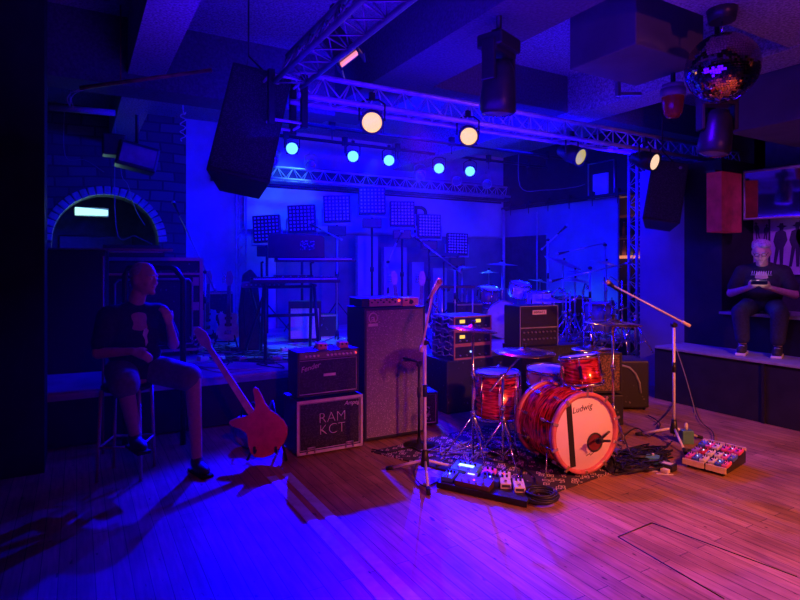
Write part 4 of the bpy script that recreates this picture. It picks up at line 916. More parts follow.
# swooping cresting-wave outline (bottom at z=0)
BASS = [(-.05, 0), (-.11, .02), (-.155, .06), (-.165, .11), (-.15, .17), (-.12, .22), (-.115, .26), (-.135, .31), (-.175, .36), (-.185, .395), (-.165, .41), (-.12, .4), (-.07, .375), (-.03, .36),
        (.03, .36), (.06, .39), (.085, .44), (.11, .5), (.135, .515), (.15, .49), (.145, .43), (.135, .36), (.14, .29), (.165, .23), (.18, .16), (.175, .1), (.14, .05), (.08, .015), (.02, .0)]
pb_ = dep(279, 455, 4.55); bx_ = dep(268, 455, 4.55)
redbass = mat('red_bass_paint', (.62, .06, .12), .35, coat=.3)
Mb_ = Matrix.Rotation(R(-30), 3, 'Z') @ Matrix.Rotation(R(-12), 3, 'X') @ Matrix.Rotation(R(-36), 3, 'Y') @ Matrix.Diagonal((1, -1, 1))
guitar('bass_guitar', 'red bass guitar leaning on its stand in front of the stage, its plain back showing', 'bass guitar', (pb_.x-.02, pb_.y, .09), Mb_, BASS, .62, redbass, 1.03, bass=False)
t = thing('guitar_stand', 'small black stand holding the red bass guitar', 'guitar stand', (pb_.x-.02, pb_.y+.12, 0), -30)
part('leg', MB().tube([(-.02, .1, .45), (-.18, -.1, .012)], .011, 6), blackmetal, t); part('leg', MB().tube([(-.02, .1, .45), (.14, -.1, .012)], .011, 6), blackmetal, t); part('leg', MB().tube([(-.02, .1, .45), (0, .3, .012)], .011, 6), blackmetal, t)
for x in (-.1, .07): part('cradle_arm', MB().tube([(x, -.02, .14), (x, -.17, .1), (x, -.18, .15)], .01, 6), rubber, t)
t = thing('stage_bag', 'small pale crumpled bag on the floor behind the red bass guitar', 'bag', (pb_.x-.1, pb_.y+.5, 0), -20)
me = blob(MB().sph((0, 0, .12), (.14, .1, .13)).sph((.05, 0, .24), (.07, .06, .08)).sph((-.07, .02, .2), (.07, .06, .08)), .02, 3); link('fabric', me, mat('grey_bag_fabric', (.3, .3, .36), .8, bump=.5), t)
part('strap', MB().tube([(-.08, -.02, .24), (-.06, -.04, .36), (.03, -.04, .4), (.1, -.02, .26)], .008, 6), rubber, t)
GTR = [(-.05, 0), (-.13, .03), (-.165, .09), (-.15, .16), (-.115, .21), (-.125, .27), (-.14, .33), (-.11, .4), (-.06, .36), (0, .34), (.05, .35), (.11, .37), (.125, .32), (.11, .25), (.115, .2), (.15, .15), (.16, .08), (.12, .03), (.05, 0)]
def stage_guitar(label, px, py, d, m, rz=-20, lean=-10, sc=.95, roll=0):
    p = dep(px, py, d); Mx = Matrix.Rotation(R(rz), 3, 'Z') @ Matrix.Rotation(R(lean), 3, 'X') @ Matrix.Rotation(R(roll), 3, 'Y')
    guitar('electric_guitar', label, 'guitar', (p.x, p.y, FZ+.12), Mx, GTR, .42, m, sc, bass=False)
    t = thing('guitar_stand', 'black stand under the '+label, 'guitar stand', (p.x, p.y+.08, FZ), rz)
    for q in ((-.16, -.14), (.16, -.14), (0, .25)): part('leg', MB().tube([(0, .1, .5), (q[0], q[1], .012)], .01, 6), blackmetal, t)
    part('cradle', MB().tube([(-.12, -.2, .14), (-.12, -.05, .1), (.12, -.05, .1), (.12, -.2, .14)], .01, 6), rubber, t)
stage_guitar('pale guitar standing on the stage left of the crossed stand', 228, 345, 7.3, mat('pale_guitar_paint', (.6, .6, .65), .3))
stage_guitar('dark guitar on the stage behind the tall silver-grilled cabinet', 400, 320, 7.7, mat('dark_guitar_paint', (.1, .1, .14), .3), roll=-4)
stage_guitar('grey guitar on the stage right of the dark guitar', 420, 318, 7.3, mat('grey_guitar_paint', (.35, .35, .4), .3), roll=4)
stage_guitar('dark blue guitar on the stage beside the flight case', 207, 345, 7.9, mat('blue_guitar_paint', (.15, .2, .5), .3))
# stage boxes
def stagebox(label, px, py, d, w_, dd, h, m=None, rz=-10, name='equipment_box'):
    p = dep(px, py, d); t = thing(name, label, 'equipment box', (p.x, p.y, FZ), rz)
    part('shell', MB().bx(-w_/2, w_/2, 0, dd, .0, h), m or vinylfleck, t, .01)
    for z in (0, h-.025): part('edge_strip', MB().bx(-w_/2-.004, w_/2+.004, -.006, .0, z, z+.022), steel, t)
    part('handle', MB().tube([(-.06, -.008, h*.6), (-.05, -.03, h*.55), (.05, -.03, h*.55), (.06, -.008, h*.6)], .007, 5), steel, t); return t
stagebox('dark box on the stage with the leaning microphone stand behind it', 218, 330, 8.2, .42, .4, .7)
stagebox('low dark box on the stage behind the pale glowing amplifier', 318, 330, 8.4, .6, .3, .35)
stagebox('dark box on the stage behind the racks', 470, 320, 8.0, .4, .35, .55)
stagebox('dark box on the stage under the panel lamps, behind the tall cabinet', 385, 320, 8.5, .5, .3, .6)
stagebox('tall dark box on the stage near the pale blue-white drum', 575, 325, 8.6, .5, .4, .6, rz=-30)
# stools / side tables with laptop near centre
p = dep(455, 300, 7.9)
t = thing('percussion_table', 'small black table with things on it, behind the racks on the stage', 'table', (p.x, p.y, FZ), -20)
part('top', MB().bx(-.25, .25, -.15, .2, .78, .81), plastic, t)
for a_, b_ in ((-.22, -.12), (.22, -.12), (-.22, .17), (.22, .17)): part('leg', MB().cyl((a_, b_, 0), (a_, b_, .78), .013, n=8), steel, t)
t = thing('music_stand', 'black music stand with a slanted desk above the small black table', 'music stand', (p.x+.05, p.y+.35, FZ), -30)
tripod_stand(t, 1.15, m=blackmetal); part('desk', MB().box((0, -.05, 1.25), (.42, .012, .24), Matrix.Rotation(R(-78), 3, 'X')), blackmetal, t)
# pedals, cables and clutter on stage
rnd = random.Random(11)
for k in range(16):
    x = 205+k*14+rnd.uniform(-5, 5); y = rnd.choice([349, 352, 356, 345, 361]); p = onz(x, y, FZ)
    if x < 287 or x > 340 or True:
        q = thing('effects_pedal', 'small pedal among the cables on the stage floor, left half', 'effects pedal', (p.x, p.y, FZ), rnd.uniform(-40, 20), 'pedals on the stage floor')
        part('body', MB().prism([(-.05, 0), (.05, 0), (.045, .045), (-.045, .05)], 0, .11), rnd.choice([greyp, bluep, plastic, cream]), q, .004); part('footswitch', MB().cyl((0, .03, .045), (0, .03, .06), .012, n=8), chrome, q)
def cable_path(pts, n=10, jig=.02, z=.008):
    out = []
    for i in range(len(pts)-1):
        a, b = V(pts[i]), V(pts[i+1]); p_ = V(pts[max(0, i-1)]); nx = V(pts[min(len(pts)-1, i+2)])
        for k in range(n):
            s = k/n; s2 = s*s; s3 = s2*s
            out.append(.5*((2*a)+(b-p_)*s+(2*p_-5*a+4*b-nx)*s2+(3*a-p_-3*b+nx)*s3))
    out.append(V(pts[-1])); return out
for k in range(22):
    x0 = rnd.uniform(195, 285) if k < 15 else rnd.uniform(560, 640); y0 = rnd.uniform(347, 368) if k < 15 else rnd.uniform(338, 350); pts = []
    p = onz(x0, y0, FZ+.008)
    for j in range(7): pts.append((min(7.8, p.x+rnd.uniform(-.3, .55)), max(5.75, min(8.2, p.y+rnd.uniform(-.35, .4))), FZ+.008+.004*(k % 3)))
    solo('cable', MB().tube(cable_path(pts), .0065, 5), cablem if k % 3 else greyp, 'thin cable looping over the stage floor', 'cable', group='cables on the stage floor')

# ------------------------------------------------------------------ PEDALBOARDS
def pedal(label, parent_xy, rz, w_, d_, h_, z, m, group, knobs=3, led=None, screen=None, sw=1, kn=None):
    q = thing('effects_pedal', label, 'effects pedal', (parent_xy[0], parent_xy[1], z), rz, group)
    prof = [(-w_/2, 0), (w_/2, 0), (w_/2, h_*.95), (-w_/2, h_*.95)]
    vs_ = [(-w_/2, 0, 0), (w_/2, 0, 0), (w_/2, d_, 0), (-w_/2, d_, 0), (-w_/2, 0, h_*.65), (w_/2, 0, h_*.65), (w_/2, d_, h_), (-w_/2, d_, h_)]
    part('body', MB().add(vs_, [(3, 2, 1, 0), (4, 5, 6, 7), (0, 1, 5, 4), (1, 2, 6, 5), (2, 3, 7, 6), (3, 0, 4, 7)]), m, q, .004)
    for i in range(knobs): x = (i-(knobs-1)/2)*w_*.8/max(knobs, 1); part('knob', MB().cyl((x, d_*.75, h_*.9), (x, d_*.75, h_+.012), min(.011, w_*.1), n=8), kn or plastic, q)
    for i in range(sw): x = (i-(sw-1)/2)*w_*.8/max(sw, 1); part('footswitch', MB().cyl((x, d_*.2, h_*.7), (x, d_*.2, h_*.7+.014), .009, n=8), chrome, q)
    if led: part('indicator_light', MB().sph((0, d_*.5, h_*.85), .006, 8, 6), led, q)
    if screen: part('screen', MB().add([(-w_*.3, d_*.42, h_*.805+.002), (w_*.3, d_*.42, h_*.805+.002), (w_*.3, d_*.66, h_*.885+.002), (-w_*.3, d_*.66, h_*.885+.002)], [(0, 1, 2, 3)]), screen, q)
    return q
def local(o, rz, x, y): a = R(rz); return (o[0]+x*math.cos(a)-y*math.sin(a), o[1]+x*math.sin(a)+y*math.cos(a))
LA = onz(437, 488); LB = onz(527, 508); lrz = math.degrees(math.atan2(LB.y-LA.y, LB.x-LA.x)); Lw = (LB-LA).length
t = thing('pedalboard', 'low black pedalboard at the feet of the centre microphone stand', 'pedalboard', (LA.x, LA.y, .0), lrz)
part('deck', MB().bx(0, Lw, 0, .34, .02, .045), plastic, t, .004); part('rail', MB().bx(0, Lw, -.008, .0, .005, .045), black, t)
for x in (.05, Lw-.05):
    for y in (.04, .3): part('foot', MB().cyl((x, y, 0), (x, y, .02), .012, n=8), rubber, t)
GL = 'pedals on the left pedalboard'
for lab, x, y, w_, d_, h_, m, kn, led, scr, sw in (
        ('big teal pedal with a white display, back left of the left pedalboard', .12, .18, .2, .13, .07, greenp, 4, None, led_white, 2),
        ('dark wide pedal with lit numerals at the front of the left pedalboard', .26, .01, .26, .1, .05, mat('dark_brown_enamel', (.1, .04, .04), .4), 0, led_red, None, 4),
        ('small blue pedal, front left corner of the left pedalboard', .06, .03, .09, .11, .05, bluep, 3, led_white, None, 1),
        ('bright pink pedal behind the wide dark one on the left pedalboard', .29, .22, .09, .1, .055, pinkp, 2, None, None, 1),
        ('blue pedal with a small screen, middle of the left pedalboard', .2, .125, .09, .05, .05, bluep, 0, None, led_white, 0),
        ('dark blue pedal with many knobs, centre of the left pedalboard', .34, .12, .15, .09, .055, mat('navy_enamel', (.04, .05, .25), .4), 4, led_white, None, 2),
        ('cream pedal at the back of the left pedalboard beside the pink one', .4, .23, .08, .09, .05, cream, 2, led_red, None, 1)):
    pp = local((LA.x, LA.y), lrz, x, y); pedal(lab, pp, lrz, w_, d_, h_, .045, m, GL, kn, led, scr, sw)
for x, y, lab in ((506, 489, 'white pedal beside the left pedalboard, left one of the white pair'), (520, 493, 'white pedal beside the left pedalboard, right one of the white pair')):
    pp = onz(x, y, .045); pedal(lab, (pp.x, pp.y), -35, .075, .12, .055, .045, cream, 'pair of white pedals', 2, None, None, 1)
    part('label_panel', MB().box((0, -.001, .02), (.055, .003, .018)), posterink, [o for o in bpy.data.objects if o.get('label') == lab][0])
# right pedalboards
GR = 'pedals on the right pedalboards'
RA, RB, RC = onz(683, 466), onz(706, 472), onz(728, 478)
rrz = math.degrees(math.atan2(RC.y-RA.y, RC.x-RA.x))
for k, (o_, e_, lab) in enumerate(((RA, RB, 'left one of the two tilted pedalboards with a pale wooden front rail'), (RB, RC, 'right one of the two tilted pedalboards with a pale wooden front rail'))):
    w_ = (e_-o_).length-.012; T = thing('pedalboard', lab, 'pedalboard', (o_.x, o_.y, 0), rrz, 'tilted pedalboards right of the drums')
    dk = .40; vs_ = [(0, 0, .02), (w_, 0, .02), (w_, dk, .02), (0, dk, .02), (0, 0, .05), (w_, 0, .05), (w_, dk, .12), (0, dk, .12)]
    part('deck', MB().add(vs_, [(3, 2, 1, 0), (4, 5, 6, 7), (0, 1, 5, 4), (1, 2, 6, 5), (2, 3, 7, 6), (3, 0, 4, 7)]), plastic, T, .003)
    part('front_rail', MB().box((w_/2, -.005, .045), (w_, .014, .045)), mat('cream_wood', (.85, .65, .45), .5), T)
    part('back_rail', MB().box((w_/2, dk, .125), (w_, .014, .03)), mat('cream_wood', (0, 0, 0)), T)
    for x in (.03, w_-.03):
        for y in (.03, dk-.03): part('foot', MB().cyl((x, y, 0), (x, y, .022), .01, n=8), rubber, T)
    rows = [(.02, 3), (.14, 3), (.27, 3)] ; cols = [pinkp, cream, bluep, mat('violet_enamel', (.35, .15, .6), .4), cream, redp, bluep, cream, pinkp]
    for ri, (yy, n) in enumerate(rows):
        for ci in range(n):
            pw = w_/n*.86; px_ = w_*(ci+.5)/n; pp = local((o_.x, o_.y), rrz, px_, yy); zz = .05+.07*yy/dk
            m = cols[(ri*n+ci*2+k*4) % 9] if not (ri == 2 and k == 1) else mat('hot_pink_enamel', (.95, .1, .3), .3)
            cn = {pinkp.name: 'pink', cream.name: 'cream', bluep.name: 'blue', 'violet_enamel': 'violet', redp.name: 'red', 'hot_pink_enamel': 'hot pink'}[m.name]
            pedal('%s pedal, %s row, %s, on the %s tilted pedalboard' % (cn, ('front', 'middle', 'back')[ri], ('left', 'centre', 'right')[ci], ('left', 'right')[k]), pp, rrz, pw, .1, .035, zz+.004, m, GR, 2 if ri != 1 else 3, led_white if ci == 1 else None, None, 1, cream if m in (bluep,) else plastic)
t = thing('power_adapter', 'small black and cream boxes on the floor left of the tilted pedalboards', 'power adapter', tuple(onz(668, 470)), rrz)
part('body', MB().bx(-.06, .05, -.04, .05, 0, .05), plastic, t, .005); part('plug', MB().bx(-.02, .04, -.09, -.05, 0, .03), cream, t, .004); part('top_label', MB().bx(-.04, .03, -.02, .03, .05, .052), cream, t)
p = onz(687, 448); t = thing('vacuum_tube_preamp', 'tiny preamp with a glass tube at the back of the left tilted pedalboard', 'preamp', (p.x+.1, p.y+.05, 0), -30)
part('box', MB().bx(-.05, .05, 0, .08, 0, .12), mat('teal_box', (.1, .3, .28), .4), t, .004); part('glass_tube', MB().cyl((0, .04, .12), (0, .04, .17), .014).sph((0, .04, .17), .014, 10, 6), white, t)
p = onz(652, 464); t = thing('effects_pedal', 'dark teal pedal lying among the black cables at the drum stand feet', 'effects pedal', (p.x, p.y, 0), -60)
part('body', MB().bx(-.05, .05, 0, .1, 0, .05), greenp, t, .005); part('knob', MB().cyl((0, .07, .05), (0, .07, .065), .01, n=8), cream, t)
t = thing('paper_scrap', 'pale scraps of tape on the floor left of the tilted pedalboards', 'tape', tuple(onz(655, 472)), -40)
part('strip', MB().bx(-.09, .02, 0, .02, .001, .004), cream, t); part('strip', MB().bx(0, .12, -.05, -.035, .001, .004), cream, t)
# cable coil and tangles on the floor
cc = onz(541, 501); pts = []
for i in range(90):
    a = i*.42; rr = .1+.018*math.sin(i*.35); pts.append((cc.x+rr*math.cos(a), cc.y+rr*math.sin(a)*1.0, .012+.0006*i))
solo('cable_coil', MB().tube(pts, .008, 6), cablem, 'coiled black cable on the floor at the right end of the left pedalboard', 'cable')
rc = random.Random(5)
for k in range(17):
    cx = onz(rc.uniform(612, 652), rc.uniform(455, 472)); pts = []
    rr = rc.uniform(.05, .13); ph = rc.uniform(0, 6); sx = rc.uniform(.7, 1.6); st = rc.uniform(.45, .7)
    for i in range(26): a = ph+i*st; pts.append((cx.x+rr*sx*math.cos(a)+.01*i*rc.uniform(-.3, 1), cx.y+rr*math.sin(a)+.012*rc.uniform(-1, 1), .012+.007*(k % 6)+.004*math.sin(i)))
    solo('cable', MB().tube(pts, .006, 5), cablem, 'thin black cable in the tangle between bass drum and tilted pedalboards', 'cable', group='tangled cables right of the bass drum')
CP = [('thin cable curling on the floor behind the right microphone stand', [(655, 425), (668, 412), (676, 400), (690, 398), (700, 420), (712, 431), (714, 440)], .004),
      ('cable looping behind the tilted pedalboards', [(722, 447), (733, 446), (736, 452), (728, 457), (722, 452)], .006),
      ('cable running from the tangle to the right microphone stand', [(640, 455), (652, 446), (664, 449), (672, 441)], .006),
      ('long cable crossing the floor behind the bass drum spur', [(620, 440), (636, 428), (650, 436), (660, 424), (648, 415)], .006),
      ('cable from the low microphone stand to the tangle', [(602, 462), (612, 474), (628, 472), (640, 466)], .006),
      ('cable along the front edge of the tall silver-grilled cabinet', [(372, 449), (390, 452), (410, 447), (424, 452), (440, 446)], .006),
      ('cable running behind the left pedalboard', [(436, 466), (450, 458), (466, 462), (480, 456), (498, 462), (515, 458)], .006),
      ('cable from the coil back under the floor tom', [(530, 489), (522, 474), (528, 462), (512, 452), (500, 446)], .006),
      ('cable drooping left of the left pedalboard', [(440, 480), (424, 486), (414, 474), (420, 460), (436, 456)], .005),
      ('cable beside the two white pedals', [(500, 474), (512, 466), (526, 470), (536, 480), (528, 494)], .006)]
for lab, pp, r_ in CP: solo('cable', MB().tube(cable_path([tuple(onz(x, y, .016+r_)) for x, y in pp], 8), r_, 6), cablem, lab, 'cable')
for k in range(10):
    cx = onz(rc.uniform(440, 500), rc.uniform(440, 462)); pts = [(cx.x+rc.uniform(-.18, .18), cx.y+rc.uniform(-.15, .15), .018+.005*(k % 3)) for i in range(6)]
    solo('cable', MB().tube(cable_path(pts, 8), .0055, 5), cablem if k % 2 else greyp, 'thin cable on the rug in front of the floor tom', 'cable', group='cables on the rug')

# ------------------------------------------------------------------ RIGHT SIDE: posters, mirror, red shade, bar, grille box
def wallrect(px0, py0, px1, py1, X): a, b = onx(px0, py0, X), onx(px1, py1, X); return a, b
def poster_at(label, corners, m, figs, seed, name='poster', X=7.28):
    a, b = wallrect(*corners, X); y0, y1 = min(a.y, b.y), max(a.y, b.y); z1, z0 = a.z, b.z
    t = thing(name, label, 'poster', (X, (y0+y1)/2, z0)); w_ = y1-y0; h = z1-z0
    part('paper', MB().bx(0, .01, -w_/2, w_/2, 0, h), m, t)
    part('border', MB().tube([(-.004, -w_/2, 0), (-.004, w_/2, 0), (-.004, w_/2, h), (-.004, -w_/2, h)], .006, 4, True), posterink, t)
    rr = random.Random(seed)
    for i in range(figs):       # dark standing figures in hats, viewer's left is +Y
        y = -w_/2+w_*(i+.5)/figs+rr.uniform(-.05, .05)*w_; s = h*rr.uniform(.6, .75); z = h*.08+rr.uniform(0, .1)*h; lean = rr.uniform(-.15, .15)*s
        pl = [(-.1, 0), (-.04, 0), (0, .42), (.05, 0), (.11, 0), (.09, .45), (.15, .62), (.1, .8), (.04, .84), (.05, .9), (.12, .93), (.04, .95), (.03, 1.0), (-.04, 1.0), (-.05, .95), (-.11, .93), (-.04, .9), (-.03, .84), (-.11, .8), (-.14, .6), (-.08, .45)]
        vs_ = [(-.006, y-(px*s+lean*pz), z+pz*s) for px, pz in pl]; part('printed_figure', MB().add(vs_, [tuple(range(len(vs_)))]), posterink, t)
    return t
poster_at('tall purple poster with dark shapes on the wall left of the man with the phone', (721, 226, 736, 290), poster, 2, 3)
poster_at('framed small poster above the head of the man with the phone', (746, 219, 769, 244), poster, 3, 9)
poster_at('dark red strip poster left of the head of the man with the phone', (737, 240, 745, 270), posterred, 0, 4)
poster_at('big pale poster with dark standing figures in hats, far right', (770, 213, 815, 275), poster2, 3, 6)
poster_at('lower purple poster partly hidden behind the man with the phone', (745, 247, 769, 300), poster, 1, 8)
a, b = onx(745, 173, 7.2), onx(830, 213, 7.2)
t = thing('wall_mirror', 'long framed mirror above the posters on the right', 'mirror', (7.08, (a.y+b.y)/2-.1, 0), 14); hw = (a.y-b.y)/2; z0, z1 = 2.15, 2.72
part('glass', MB().bx(0, .02, -hw, hw, z0, z1), mat('mirror_pane', (.7, .7, .8), .05, 1., var=.01), t)
part('frame', MB().tube([(-.01, -hw, z0), (-.01, hw, z0), (-.01, hw, z1), (-.01, -hw, z1)], .02, 4, True), greyp, t)
a, b = ony(714, 172, 3.72), ony(734, 233, 3.72)
t = thing('red_wall_light', 'red glowing rectangular shade hanging at the black pillar', 'lamp', ((a.x+b.x)/2, 3.72, b.z)); w_ = b.x-a.x
part('shade', MB().bx(-w_/2, w_/2, -.09, .09, 0, a.z-b.z), rednylon, t, .008); part('bracket', MB().bx(-w_/2+.02, w_/2-.02, .0, .11, a.z-b.z, a.z-b.z+.03).bx(-.03, .03, .06, .11, .1, a.z-b.z), blackmetal, t)
# ventilator / grille box in the upper right stage wall
a, b = onx(588, 170, 8.05), onx(614, 196, 8.05)
t = thing('grille_panel', 'framed perforated panel high on the wall above the black rail', 'vent', (8.06, (a.y+b.y)/2, b.z)); w_ = a.y-b.y; h = a.z-b.z
part('plate', MB().bx(0, .04, -w_/2+.15, w_/2-.1, .02, h-.1), greygrille, t); part('frame', MB().tube([(0, -w_/2, 0), (0, w_/2, 0), (0, w_/2, h+.1), (0, -w_/2, h+.1)], .02, 4, True), steel, t)
# bar shelf seen through the gap
bs_ = thing('bar_shelf', 'back-bar shelving with one orange-lit board, seen past the truss tower', 'shelf', (9.0, 7.1, 0))
YL = .62
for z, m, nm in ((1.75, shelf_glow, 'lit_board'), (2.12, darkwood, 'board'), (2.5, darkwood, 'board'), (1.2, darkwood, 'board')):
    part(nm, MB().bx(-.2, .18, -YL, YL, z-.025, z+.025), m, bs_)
for y in (-YL, YL): part('upright', MB().bx(-.2, .18, y-.02, y+.02, 0, 2.6), darkwood, bs_)
rb = random.Random(3)
for z in (1.775, 2.145):
    for k in range(8):
        y = 7.1-.52+k*.148; h = rb.uniform(.2, .3)
        q = thing('bottle', 'small bottle on the bar shelf behind the truss tower', 'bottle', (8.93, y, z), 0, 'bottles on the bar shelf')
        part('glass', MB().lathe([(0, 0), (.035, 0), (.036, h*.6), (.014, h*.78), (.013, h), (0, h)], 12), mat('amber_glass' if k % 2 else 'green_glass', (.3, .14, .04) if k % 2 else (.05, .2, .08), .15), q)
        part('cap', MB().cyl((0, 0, h), (0, 0, h+.02), .015, n=10), steel, q)
bl = bpy.data.lights.new('bar_lamp', 'POINT'); bl.energy = 6; bl.color = (1, .3, .1); bl.shadow_soft_size = .1; o = bpy.data.objects.new('bar_lamp', bl); COL.objects.link(o); o.location = (8.75, 6.9, 2.75)
# emergency light in the arch
a, b = ony(75, 207, 9.9), ony(108, 216, 9.9)
t = thing('emergency_light', 'mint-white lit emergency light box inside the stone arch', 'lamp', ((a.x+b.x)/2, 9.9, (a.z+b.z)/2)); w_ = b.x-a.x; h = a.z-b.z
part('diffuser', MB().prism([(-w_/2, -h/2), (w_/2, -h*.42), (w_/2, h*.3), (-w_/2, h/2)], 0, .08), exitm, t, .006); part('backplate', MB().bx(-w_/2-.01, w_/2+.01, .08, .11, -h/2-.01, h/2+.01).bx(-.02, .02, .1, 1.3, -.02, .02), greyp, t)
pl_ = bpy.data.lights.new('emergency_glow', 'AREA'); pl_.energy = 1.6; pl_.color = (.45, 1, .75); pl_.size = .35; o = bpy.data.objects.new('emergency_glow', pl_); COL.objects.link(o); o.location = ((a.x+b.x)/2, 9.82, (a.z+b.z)/2-.02); o.rotation_euler = (R(-60), 0, 0)
t = thing('passage_board', 'dark notice board hanging under the emergency light in the arch', 'board', (.35, 11.15, 1.3)); part('board', MB().bx(-.6, .5, 0, .04, .2, .8), greyp, t); part('frame', MB().tube([(-.6, -.005, .2), (.5, -.005, .2), (.5, -.005, .8), (-.6, -.005, .8)], .015, 4, True), steel, t)
# dangling cables and light chain at left
pts = [V((dep(183, 110, 6.2).x, dep(183, 110, 6.2).y, 3.94))]+[dep(183+3*math.sin(i*1.9), 110+i*2.4, 6.2) for i in range(14)]
solo('light_chain', MB().tube(cable_path([tuple(q) for q in pts], 4), .006, 5), white, 'crumpled pale cable hanging left of the big loudspeaker', 'cable')
pts = [dep(x, y, 5.0) for x, y in ((84, 88), (72, 92), (67, 99), (70, 107))]
for k in range(2): solo('cable', MB().tube(cable_path([tuple(q+V((.03*k, 0, 0))) for q in pts], 6), .005, 5), greyp, ('outer' if k else 'inner')+' pale cable bending at the left end of the rusty pipe', 'cable')
for lab, pp, d in (('slack cable across the stone wall above the arch', ((65, 155), (85, 160), (104, 172)), 7.9), ('slack cable hanging right of the arch', ((121, 170), (128, 185), (136, 210), (145, 225)), 8.2), ('cable slanting under the arch to the flight case', ((116, 227), (135, 236), (152, 244)), 7.3),
                   ('wire sagging on the dark wall above the black rail', ((520, 186), (545, 190), (575, 187), (585, 184)), 10.0), ('cable hanging from the truss tower down to the platform', ((675, 345), (685, 375), (694, 408)), 5.9)):
    q_ = [tuple(dep(x, y, d)) for x, y in pp]
    if d != 5.9: q_ = [(q_[0][0], q_[0][1], 3.94)]+q_
    else: q_ = q_+[(q_[-1][0], q_[-1][1], .006)]
    solo('cable', MB().tube(cable_path(q_, 6), .005, 5), greyp, lab, 'cable')
moving = dep(137, 158, 6.8)
t = thing('unlit_floodlight', 'dark unlit floodlight cluster hanging over the stone arch', 'stage lamp', moving)
part('housing', MB().box((0, 0, 0), (.45, .3, .3), Matrix.Rotation(.2, 3, 'Y')).box((-.25, 0, .12), (.25, .25, .25)), plastic, t, .02); part('lens', MB().box((0, -.16, 0), (.38, .02, .22), Matrix.Rotation(.2, 3, 'Y')), lens_off, t); part('hanger', MB().cyl((0, 0, .1), (0, 0, 3.95-moving.z), .02, n=8), blackmetal, t)

# ------------------------------------------------------------------ PEOPLE
def hand(mb, wrist, d, up, side, curl=.5, L=.085, s=1.):
    """palm from wrist along d; up = back of the hand; side=+1 thumb on d x up side"""
    d = V(d).normalized(); up = V(up); up = (up-d*up.dot(d)).normalized(); sd = d.cross(up)*side; w_ = V(wrist)
    for k, o in enumerate((-.026, -.009, .009, .026)):
        cone(mb, w_+d*.01+sd*o*.7*s, w_+d*L*s+sd*o*s, .014*s, .0125*s)
        Lf = (.062, .074, .08, .072)[k]*s; a = w_+d*L*s+sd*o*s; c1 = curl; dd = d
        for j, (f, r0, r1) in enumerate(((.45, .0095, .009), (.32, .009, .008), (.25, .008, .007))):
            dd = (d*math.cos(c1)-up*math.sin(c1)); b = a+dd*Lf*f; cone(mb, a, b, r0*s, r1*s); a = b; c1 += curl
    a = w_+d*.02+sd*.025*s; b = a+(d*.55+sd*.6-up*.2)*.04*s; cone(mb, a, b, .014*s, .0115*s); c = b+(d*.8+sd*.25-up*.35)*.035*s; cone(mb, b, c, .0105*s, .0085*s)
def headmb(mb, c, M, s=1.):
    c = V(c); P = lambda x, y, z: c+M @ V((x*s, y*s, z*s))
    mb.sph(c, (.078*s, .098*s, .118*s), 24, 16, M); mb.sph(P(0, -.025, -.06), (.058*s, .07*s, .062*s), 20, 12, M)
    mb.sph(P(0, -.095, -.012), (.013*s, .022*s, .03*s), 10, 8, M); mb.sph(P(0, -.1, -.028), (.018*s, .018*s, .012*s), 10, 8, M)
    mb.sph(P(0, -.088, -.062), (.026*s, .012*s, .008*s), 10, 8, M); mb.sph(P(0, -.085, -.1), (.026*s, .02*s, .02*s), 10, 8, M)
    for k in (-1, 1):
        mb.sph(P(k*.08, .005, -.015), (.012*s, .024*s, .034*s), 10, 8, M); mb.sph(P(k*.032, -.082, .022), (.024*s, .014*s, .009*s), 10, 8, M); mb.sph(P(k*.04, -.07, -.035), (.024*s, .02*s, .02*s), 10, 8, M)
def face_bits(t, c, M, glasses=False):
    P = lambda x, y, z: V(c)+M @ V((x, y, z)); e = MB(); 
    for k in (-1, 1): e.sph(P(k*.03, -.089, .004), (.012, .008, .007), 10, 8, M)
    part('eyes', e, mat('eye_white', (.6, .6, .6), .3), t); br = MB()
    for k in (-1, 1): br.tube([P(k*.048, -.084, .024), P(k*.03, -.096, .03), P(k*.012, -.098, .025)], .004, 6)
    part('eyebrows', br, hairgrey, t); part('mouth', MB().tube([P(-.022, -.094, -.062), P(0, -.101, -.06), P(.022, -.094, -.062)], .003, 6), mat('lip', (.45, .16, .15), .5), t)
    if glasses:
        g = MB()
        for k in (-1, 1): g.tube([P(k*.032+.025*math.cos(i*PI/7), -.104, .004+.018*math.sin(i*PI/7)) for i in range(14)], .0028, 5, True); g.tube([P(k*.056, -.102, .008), P(k*.08, .0, .008)], .0025, 5)
        g.tube([P(-.008, -.106, .006), P(.008, -.106, .006)], .0025, 5); part('glasses', g, plastic, t)
def trunk(mb, hip, chest, shz, rx, ry, sw, mid=None):
    pass
# --- man with the phone on the platform
p = onx(757, 340, 6.66)
PX, PY_ = 6.74, onx(757, 300, 6.62).y
FL = .635; SEAT = 1.055
MANR = -68
W = thing('person', 'person in black t-shirt with grey hair sitting on the platform, looking at a phone', 'person', (PX, PY_, 0), MANR)
hipz = SEAT+.12
body = MB(); shb = MB(); trb = MB()
sh_z = SEAT+.50; headc = V((0, -.16, SEAT+.695)); Mh = Matrix.Rotation(R(24), 3, 'X')
cone(body, (0, .0, hipz+.02), (0, -.02, sh_z-.1), .15, .14); cone(body, (0, -.03, sh_z), (0, -.11, sh_z+.1), .062, .058)
headmb(body, headc, Mh, 1.05)
EL = {-1: V((-.30, -.12, SEAT+.22)), 1: V((.30, -.12, SEAT+.22))}; WR = {-1: V((-.09, -.36, SEAT+.30)), 1: V((.09, -.35, SEAT+.30))}
KN = {-1: V((-.17, -.44, SEAT+.03)), 1: V((.19, -.44, SEAT+.03))}; AN = {-1: V((-.15, -.42, FL+.10)), 1: V((.17, -.42, FL+.10))}
